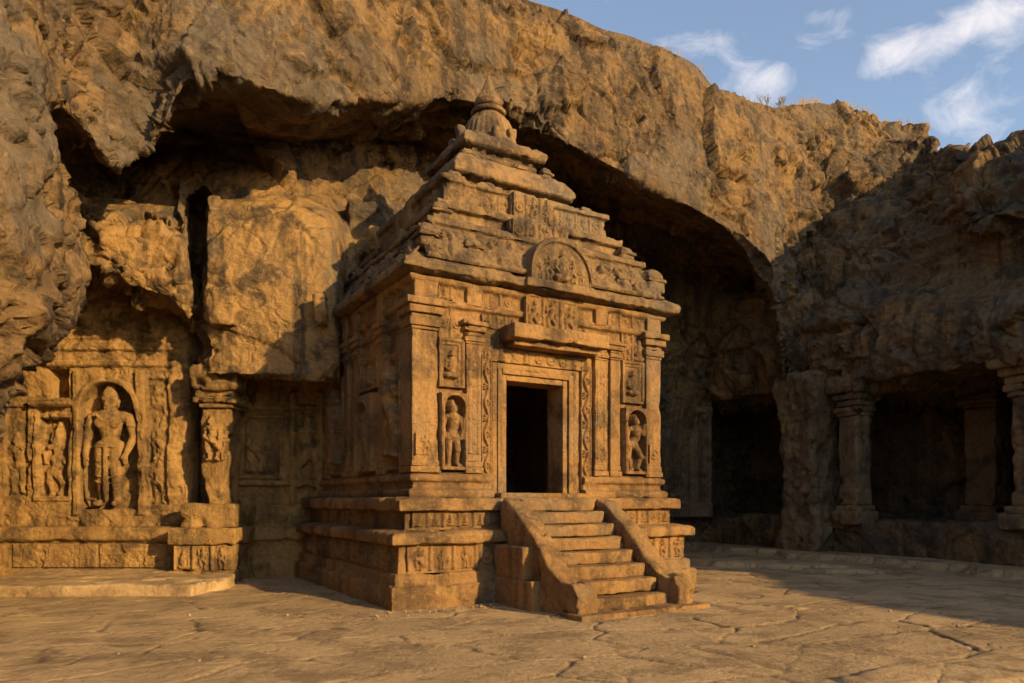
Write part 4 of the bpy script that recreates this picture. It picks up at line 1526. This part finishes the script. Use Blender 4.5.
block(b, -9.6, -5.35, 12.0, 14.7, -.15, .20, r=.05, res=.07, amp=.025, deform=stepdf, seed=104)
o = b.build('stone_step', M_GROUND)
tag(o, 'low worn stone step on the floor below the arched niche', 'step')

# the large standing figure: tapered limbs fused into one surface
import bmesh


def capsule(bm, a, b_, ra, rb, seg=14, sy=1.0):
    a, b_ = Vector(a), Vector(b_)
    n = 5
    pts = []
    ax = (b_ - a)
    L = ax.length
    if L < 1e-5:
        ax = Vector((0, 0, 1))
    ax = ax.normalized()
    e1 = ax.orthogonal().normalized()
    e2 = ax.cross(e1)
    rings = []
    for i in range(n):
        t = math.pi / 2 * (i + .3) / n
        rings.append((a - ax * ra * math.cos(t), ra * math.sin(t)))
    for i in range(n):
        t = math.pi / 2 * (1 - (i + .3) / n)
        rings.append((b_ + ax * rb * math.cos(t), rb * math.sin(t)))
    vs_ = []
    mid = (a + b_) / 2
    for c, r_ in rings:
        row = []
        for k in range(seg):
            th = 2 * math.pi * k / seg
            q = c + (e1 * math.cos(th) + e2 * math.sin(th)) * r_
            q.y = mid.y + (q.y - mid.y) * sy
            row.append(bm.verts.new(q))
        vs_.append(row)
    for i in range(len(vs_) - 1):
        for k in range(seg):
            bm.faces.new((vs_[i][k], vs_[i][(k + 1) % seg], vs_[i + 1][(k + 1) % seg], vs_[i + 1][k]))
    bm.faces.new(vs_[0][::-1])
    bm.faces.new(vs_[-1])


def fuse(bm, name, mat, voxel, parent=None, amp=.006, smooth_it=4):
    bmesh.ops.recalc_face_normals(bm, faces=bm.faces)
    me = bpy.data.meshes.new(name)
    bm.to_mesh(me)
    bm.free()
    o = bpy.data.objects.new(name, me)
    COL.objects.link(o)
    m = o.modifiers.new('fuse', 'REMESH')
    m.mode = 'VOXEL'
    m.voxel_size = voxel
    s = o.modifiers.new('soft', 'SMOOTH')
    s.iterations = smooth_it
    dg = bpy.context.evaluated_depsgraph_get()
    ev = o.evaluated_get(dg)
    nm = bpy.data.meshes.new_from_object(ev)
    o.modifiers.clear()
    o.data = nm
    bpy.data.meshes.remove(me)
    n = len(nm.vertices)
    co = np.zeros(n * 3, np.float32)
    nm.vertices.foreach_get('co', co)
    no = np.zeros(n * 3, np.float32)
    nm.vertices.foreach_get('normal', no)
    c3 = wear(co.reshape(-1, 3).astype(float), no.reshape(-1, 3).astype(float), amp, 3)
    nm.vertices.foreach_set('co', c3.astype(np.float32).ravel())
    nm.polygons.foreach_set('use_smooth', np.ones(len(nm.polygons), bool))
    nm.materials.clear()
    nm.materials.append(mat)
    nm.update()
    if parent:
        o.parent = parent
    return o


bm = bmesh.new()
ST = 2.42          # crown to foot


def C(a, b_, ra, rb, sy=1.0):
    capsule(bm, tuple(x * ST for x in a), tuple(x * ST for x in b_), ra * ST, rb * ST, sy=sy)


# local frame: x right, y away from the viewer, z up from the feet
C((0, 0, .47), (0, 0, .53), .098, .078, .8)            # hips
C((0, 0, .53), (0, 0, .60), .080, .072, .8)            # waist
C((0, .0, .60), (0, -.01, .70), .082, .118, .75)       # chest
C((-.115, 0, .735), (.115, 0, .735), .052, .052, .9)   # shoulders
C((-.055, -.06, .685), (-.05, -.06, .69), .05, .05, .6)
C((.055, -.06, .685), (.05, -.06, .69), .05, .05, .6)
C((0, 0, .74), (0, -.01, .80), .042, .038)             # neck
C((0, -.015, .815), (0, -.015, .875), .046, .060)      # head
C((0, -.076, .836), (0, -.066, .866), .016, .009)      # nose
C((-.034, -.058, .884), (.034, -.058, .884), .010, .010)   # brow
C((-.012, -.064, .806), (.012, -.064, .806), .012, .012)   # chin
C((-.022, -.058, .868), (-.012, -.062, .868), .009, .008)
C((.022, -.058, .868), (.012, -.062, .868), .009, .008)
C((-.018, -.066, .823), (.018, -.066, .823), .009, .009)
C((-.062, .0, .82), (-.066, .0, .87), .012, .018)      # long ears
C((.062, .0, .82), (.066, .0, .87), .012, .018)
C((0, 0, .905), (0, 0, .93), .066, .060)               # head-dress
C((0, 0, .94), (0, .005, .985), .054, .040)
for s in (-1, 1):
    C((s * .055, 0, .47), (s * .058, -.01, .27), .078, .060)      # thigh
    C((s * .058, -.01, .27), (s * .060, .0, .045), .056, .036)    # shin
    C((s * .060, -.02, .02), (s * .078, -.085, .012), .030, .022) # foot
    C((s * .158, 0, .725), (s * .195, .01, .575), .046, .038)     # upper arm
C((-.195, .01, .575), (-.180, -.05, .43), .036, .027)
C((.195, .01, .575), (.168, -.055, .445), .036, .027)
# hands with separate fingers laid on the thighs
for s, w in ((-1, (-.178, -.055, .42)), (1, (.165, -.06, .435))):
    C(w, (w[0] - s * .006, w[1] - .008, w[2] - .035), .026, .024, .7)
    for k in range(4):
        fx = w[0] - s * .006 + (k - 1.5) * .0115
        ln = (.036, .043, .041, .033)[k]
        C((fx, w[1] - .010, w[2] - .055), (fx, w[1] - .004, w[2] - .055 - ln), .0072, .006)
    C((w[0] - s * .022, w[1] - .012, w[2] - .02), (w[0] - s * .036, w[1] - .02, w[2] - .05), .009, .007)
# belt, the hanging sash, drapery folds, armlets, collar
for zz2, r2, q2 in ((.505, .104, .012), (.485, .108, .010)):
    for k in range(20):
        a0 = 2 * math.pi * k / 20
        a1 = 2 * math.pi * (k + 1) / 20
        C((r2 * math.cos(a0), r2 * .8 * math.sin(a0), zz2), (r2 * math.cos(a1), r2 * .8 * math.sin(a1), zz2), q2, q2)
C((0, -.088, .49), (.004, -.075, .12), .020, .026, .6)
C((0, -.075, .12), (.0, -.06, .04), .026, .018, .6)
for zf in (.42, .37, .32, .24, .19):
    for s in (-1, 1):
        C((s * .118, -.03, zf + .014), (s * .07, -.072, zf - .004), .006, .006)
        C((s * .07, -.072, zf - .004), (s * .02, -.066, zf - .012), .006, .005)
C((-.19, -.03, .43), (-.215, .0, .22), .016, .014)
C((-.215, .0, .22), (-.185, -.02, .05), .014, .014)
C((-.185, -.02, .05), (-.10, -.05, .045), .014, .014)
for s in (-1, 1):
    C((s * .165, -.035, .665), (s * .195, -.03, .66), .014, .014)
for k in range(9):
    a0 = math.pi * (1.05 + .9 * k / 9)
    a1 = math.pi * (1.05 + .9 * (k + 1) / 9)
    C((.075 * math.cos(a0), -.085, .765 + .06 * math.sin(a0)), (.075 * math.cos(a1), -.085, .765 + .06 * math.sin(a1)), .010, .010)
st = fuse(bm, 'statue', M_WALL, .0135, amp=.005, smooth_it=2)
st.location = (-8.15, 14.72, 1.50)
tag(st, 'tall standing carved figure with high head-dress and arms at its sides inside the arched niche', 'statue')

# ---- second bay: pillar on a pedestal in front of a shaded panelled wall
PE = empty('pillar', (-5.86, 14.62, 0))
tag(PE, 'broken rock-cut pillar on a square pedestal between the statue niche and the temple', 'pillar')
b = MB()
block(b, -.80, .50, -.62, .75, -.1, .22, r=.03, amp=.03, seed=111)
block(b, -.72, .44, -.54, .75, .21, .74, r=.03, amp=.03, seed=112)
block(b, -.80, .52, -.62, .75, .73, 1.06, r=.04, amp=.03, seed=113)
block(b, -.62, .44, -.45, .75, 1.05, 1.52, r=.04, amp=.04, seed=114)
b.build('pedestal', M_WALL, PE)
b = MB()
relief(b, 1.1, .46, frieze_fun(1.1, .46, 115, .36, depth=.9), (-.69, -.545, .25), seed=115)
b.build('pedestal_relief', M_WALL, PE)
b = MB()


def erode(p):
    q = p.copy()
    t = np.clip((q[:, 2] - 1.5) / 2.1, 0, 1)
    k = .62 + .38 * smooth(.0, .55, t)
    q[:, 0] = -.03 + (q[:, 0] - .0) * k + .06 * fbm(np.stack([q[:, 2] * 2, q[:, 1], q[:, 0] * 0], -1), 3, 9)
    return q


block(b, -.26, .26, -.28, .5, 1.48, 3.45, r=.05, amp=.075, deform=erode, seed=116, res=.05)
b.build('shaft', M_WALL, PE)
b = MB()
relief(b, .44, 1.0, frieze_fun(.44, 1.0, 117, .44, posts=False), (-.24, -.29, 2.35), seed=117, grain=.04)
b.build('shaft_relief', M_WALL, PE)
b = MB()
block(b, -.33, .33, -.34, .5, 3.42, 3.52, r=.03, amp=.03, seed=118)
block(b, -.42, .42, -.42, .5, 3.51, 3.64, r=.04, amp=.035, seed=119)
block(b, -.36, .38, -.38, .5, 3.63, 3.78, r=.04, amp=.04, seed=120)
block(b, -.48, .48, -.48, .5, 3.76, 4.25, r=.08, amp=.08, seed=121)
b.build('capital', M_WALL, PE)

BW = empty('shrine_wall', (-5.0, 15.6, 0))
tag(BW, 'shaded rock-cut wall with a square relief panel between the broken pillar and the temple side', 'carved wall')
rq = random.Random(91)


def bay2(X, Z):
    x, z_ = X - 6.7, Z + 1.0
    o = np.full_like(X, .12)

    def rect(a, b_, c, d, h, s=.02):
        nonlocal o
        e = np.minimum(np.minimum(x - a, b_ - x), np.minimum(z_ - c, d - z_))
        m = smooth(-s / 2, s / 2, e)
        o = o * (1 - m) + h * m
    rect(-6.6, -3.3, 1.0, 1.25, .30)
    rect(-6.6, -3.3, 1.25, 1.5, .22)
    rect(-6.6, -3.3, 1.9, 2.02, .22)
    rect(-6.6, -3.3, 3.5, 3.62, .2)
    rect(-5.85, -4.85, 2.05, 3.42, .20)
    rect(-5.75, -4.95, 2.13, 3.34, .10)
    rect(-5.68, -5.02, 2.2, 3.27, .15)
    rect(-4.72, -4.60, 1.5, 3.9, .25)
    rect(-4.15, -4.0, 1.5, 3.9, .25)
    for (c, zb, hh, ps) in ((-5.45, 2.22, 1.0, 'dance'), (-5.2, 2.22, .8, 'stand'), (-4.37, 1.9, 1.5, 'dance'), (-3.8, 1.9, 1.4, 'stand'), (-5.4, 3.62, .4, 'seat'), (-4.9, 3.62, .4, 'seat')):
        fg = figure(x, z_, c, zb, hh, rq, ps, .9)
        o = np.where(fg > 0, np.maximum(o, .12 + fg), o)
    q = np.stack([x.ravel(), z_.ravel(), 0 * x.ravel()], -1)
    return o + .05 * fbm(q * 1.8, 4, 58).reshape(x.shape)


b = MB()
relief(b, 3.5, 3.2, bay2, (-1.7, 0, 1.0), res=.02, grain=.012, seed=130)
b.build('relief_wall', M_WALL, BW)
b = MB()
sweep(b, [(0, -.1), (0, .3), (-.05, .33), (-.05, .72), (.05, .78), (.05, 1.0), (0, 1.05), (-.6, 1.07)], [(-.9, -.45), (1.3, -.45)], closed=False, amp=.02, seed=131)
b.build('wall_plinth', M_WALL, BW)


# broken carved blocks left on the rock shelf
def lump(name, c, s, seed, label, amp=.06, rz=0.0, mat=M_CLIFF):
    bb = MB()
    block(bb, -s[0], s[0], -s[1], s[1], -.1, s[2], r=min(s) * .3, res=.05, amp=amp, seed=seed, big=1.4)
    o = bb.build(name, mat)
    o.location = c
    o.rotation_euler = (0, 0, rz)
    tag(o, label, 'rock')
    return o


def at(px, y, d):
    return ((px - 512) / FPX * d, d, EYE + (HOR - y) * d / FPX)


lump('rock_pinnacle', at(366, 258, 16.0), (.42, .35, 1.15), 141, 'pale leaning rock pinnacle behind the left slope of the temple roof', rz=.3)
lump('broken_block', at(386, 250, 15.2), (.32, .3, .42), 142, 'small squared block beside the pale pinnacle behind the roof', .03, mat=M_WALL)
lump('broken_block', at(322, 322, 13.85), (.13, .22, .5), 143, 'upright stub of carved stone on the rock face just left of the temple eave', .06, mat=M_CLIFF)
lump('broken_block', at(224, 322, 13.85), (.27, .2, .6), 144, 'worn carved block in the rock face above the broken pillar', .07, mat=M_CLIFF)

# ------------------------------------------------------------------ right hand gallery
RA = math.atan2(-.896, .444)      # along the wall, towards the viewer


def gallery_pillar(c, w, z0, z1, label, seed, group=None):
    e = empty('gallery_pillar', (c[0], c[1], 0), RA)
    tag(e, label, 'pillar')
    bb = MB()
    block(bb, -w * .72, w * .72, -w * .72, w * .72, z0 - .15, z0 + .22, r=.06, amp=.05, seed=seed)
    block(bb, -w * .62, w * .62, -w * .62, w * .62, z0 + .2, z0 + .38, r=.06, amp=.05, seed=seed + 1)
    bb.build('base', M_GALLERY, e)
    bb = MB()
    block(bb, -w * .5, w * .5, -w * .5, w * .5, z0 + .36, z1 - .85, r=.06, amp=.05, seed=seed + 2)
    bb.build('shaft', M_GALLERY, e)
    bb = MB()
    zc = z1 - .87
    for dz, h, k in ((0, .12, .57), (.11, .16, .66), (.26, .2, .62), (.44, .2, .74), (.62, .5, .92)):
        block(bb, -w * k, w * k, -w * k, w * k, zc + dz, zc + dz + h, r=.06, amp=.05, seed=seed + 5)
    bb.build('capital', M_GALLERY, e)
    return e


def on_wall(px, back=0.0):
    d = dr(px)
    return ((px - 512) / FPX * d + .9 * back, d + .44 * back)


# rough pier merging with the rock above
b = MB()


def pierdf(p):
    q = p.copy()
    t = q[:, 2]
    k = 1 + .35 * smooth(3.6, 5.0, t) + .25 * smooth(1.4, .2, t)
    q[:, 0] *= k
    q[:, 1] *= k
    q[:, 0] += .16 * fbm(np.stack([t * 1.1, q[:, 1] * .5, 0 * t], -1), 3, 4)
    return q


block(b, -.60, .60, -.55, .6, -.1, 5.2, r=.12, res=.05, amp=.10, deform=pierdf, seed=151, big=1.3)
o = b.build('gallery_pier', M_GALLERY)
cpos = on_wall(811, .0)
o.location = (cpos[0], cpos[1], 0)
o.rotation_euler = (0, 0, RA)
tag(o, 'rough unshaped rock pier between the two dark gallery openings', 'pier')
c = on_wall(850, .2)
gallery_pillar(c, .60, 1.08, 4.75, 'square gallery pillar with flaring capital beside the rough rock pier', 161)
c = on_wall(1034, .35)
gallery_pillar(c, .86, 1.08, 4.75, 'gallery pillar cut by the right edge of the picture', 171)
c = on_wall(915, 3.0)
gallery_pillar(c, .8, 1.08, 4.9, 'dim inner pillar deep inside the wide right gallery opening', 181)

b = MB()
rz2 = random.Random(14)


def endwall(X, Z):
    x, z_ = X + 4.3, Z + 1.0
    o = np.full_like(X, .10)

    def rect(a, b_, c, d, h, s=.03):
        nonlocal o
        e = np.minimum(np.minimum(x - a, b_ - x), np.minimum(z_ - c, d - z_))
        m = smooth(-s / 2, s / 2, e)
        o = o * (1 - m) + h * m
    rect(4.3, 6.8, 1.0, 1.5, .3)
    rect(4.3, 6.8, 4.55, 4.8, .28)
    rect(4.75, 5.85, 1.7, 4.2, .20)
    rect(4.88, 5.72, 1.83, 4.07, .12)
    rect(5.0, 5.6, 1.95, 3.95, .18)
    rect(5.1, 5.5, 2.05, 3.8, .08)
    rect(6.0, 6.3, 1.5, 4.55, .25)
    rect(6.45, 6.75, 1.5, 4.55, .22)
    for (c_, zb, hh) in ((5.3, 2.1, 1.5), (5.0, 4.85, .35), (5.9, 4.85, .35)):
        fg = figure(x, z_, c_, zb, hh, rz2, 'stand', .8)
        o = np.where(fg > 0, np.maximum(o, .1 + fg), o)
    return o


relief(b, 2.5, 4.2, endwall, (0, 0, 0), res=.03, grain=.03, seed=191)
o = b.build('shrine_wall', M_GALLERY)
o.location = (4.3, 24.75, 1.0)
tag(o, 'dim rock-cut wall with framed niche between the temple and the first gallery opening', 'carved wall')

# grit and small stones fallen along the walls and between the slabs
rp = random.Random(44)
b = MB()
for i in range(230):
    k = rp.random()
    if k < .35:
        t_ = rp.uniform(0, 1)
        x, y = -1.9 + 5.2 * t_ + rp.gauss(0, .1), 10.15 + 3.1 * t_ - abs(rp.gauss(0, .25))
        if .8 < x < 2.9:
            continue
    elif k < .7:
        x, y = rp.uniform(-6.5, -2.5), rp.uniform(12.6, 14.2)
    else:
        x, y = rp.uniform(-6, 8), rp.uniform(6.5, 16)
        if -2.2 < x < 3.6 and y > 8.4 + .35 * abs(x):
            continue
    r_ = rp.uniform(.008, .03)
    lathe(b, [(r_ * .3, -.01), (r_, r_ * .3), (r_ * .8, r_ * .8), (r_ * .1, r_)], (x, y, 0), seg=7, amp=r_ * .5, res=.03, seed=i)
o = b.build('grit', M_GROUND)
tag(o, 'scattered grit and small stones on the courtyard floor', 'grit', kind='stuff')

# ------------------------------------------------------------------ dry plants on the skyline
sel = (CLP[:, 1] > 5) & (CLP[:, 1] < 30)
SKX, SKP = CLPX[sel], CLP[sel]
SKE = (SKP[:, 2] - EYE) / SKP[:, 1]


def top_point(px, back=0):
    m_ = np.where(np.abs(SKX - px) < 2.5)[0]
    return SKP[m_[int(np.argmax(SKE[m_]))]]


rg2 = random.Random(8)
b = MB()
for (pa, pb_, n, hh) in ((664, 680, 40, .26), (796, 818, 150, .36), (846, 890, 130, .28), (525, 545, 30, .2), (700, 716, 40, .25), (740, 790, 60, .22), (900, 925, 60, .26)):
    for i in range(n):
        q = top_point(rg2.uniform(pa, pb_))
        base = q + np.array([rg2.uniform(-.1, .1), rg2.uniform(-.1, .5), -.05])
        h = hh * rg2.uniform(.4, 1.1)
        lx, ly = rg2.uniform(-.4, .4) * h, rg2.uniform(-.3, .3) * h
        w = .009
        v = [base + [-w, 0, 0], base + [w, 0, 0], base + [lx * .4 + w * .7, ly * .4, h * .6], base + [lx * .4 - w * .7, ly * .4, h * .6], base + [lx, ly, h]]
        b.add(np.array(v), [[0, 1, 2, 3]], [[3, 2, 4]])
o = b.build('dry_grass', M_GRASS)
tag(o, 'tufts of dry yellow grass along the cliff top', 'grass', kind='stuff')


def twig(b, a, d, L, r, depth, rnd):
    a = np.array(a)
    e = a + np.array(d) * L
    up = np.cross(d, [.3, 1, .2])
    up /= np.linalg.norm(up)
    s2 = np.cross(d, up)
    ring = []
    for c_, rr_ in ((a, r), (e, r * .6)):
        for k in range(4):
            t = k * math.pi / 2
            ring.append(c_ + (up * math.cos(t) + s2 * math.sin(t)) * rr_)
    b.add(np.array(ring), [[k, (k + 1) % 4, 4 + (k + 1) % 4, 4 + k] for k in range(4)])
    if depth:
        for _ in range(3):
            dd_ = np.array(d) + np.array([rnd.uniform(-.7, .7), rnd.uniform(-.7, .7), rnd.uniform(-.1, .5)])
            dd_ /= np.linalg.norm(dd_)
            twig(b, a + (e - a) * rnd.uniform(.5, 1), dd_, L * .7, r * .6, depth - 1, rnd)


for (px_, n, L, lab) in ((776, 9, .22, 'bare dry shrub on the cliff top above the brow of the overhang'),):
    b = MB()
    for i in range(n):
        q = top_point(px_ + rg2.uniform(-10, 10)) + np.array([0, .1, -.06])
        d = np.array([rg2.uniform(-.7, .7), rg2.uniform(-.4, .4), 1.0])
        twig(b, q, d / np.linalg.norm(d), L, .012, 3, rg2)
    o = b.build('dry_shrub', M_TWIG)
    tag(o, lab, 'shrub')
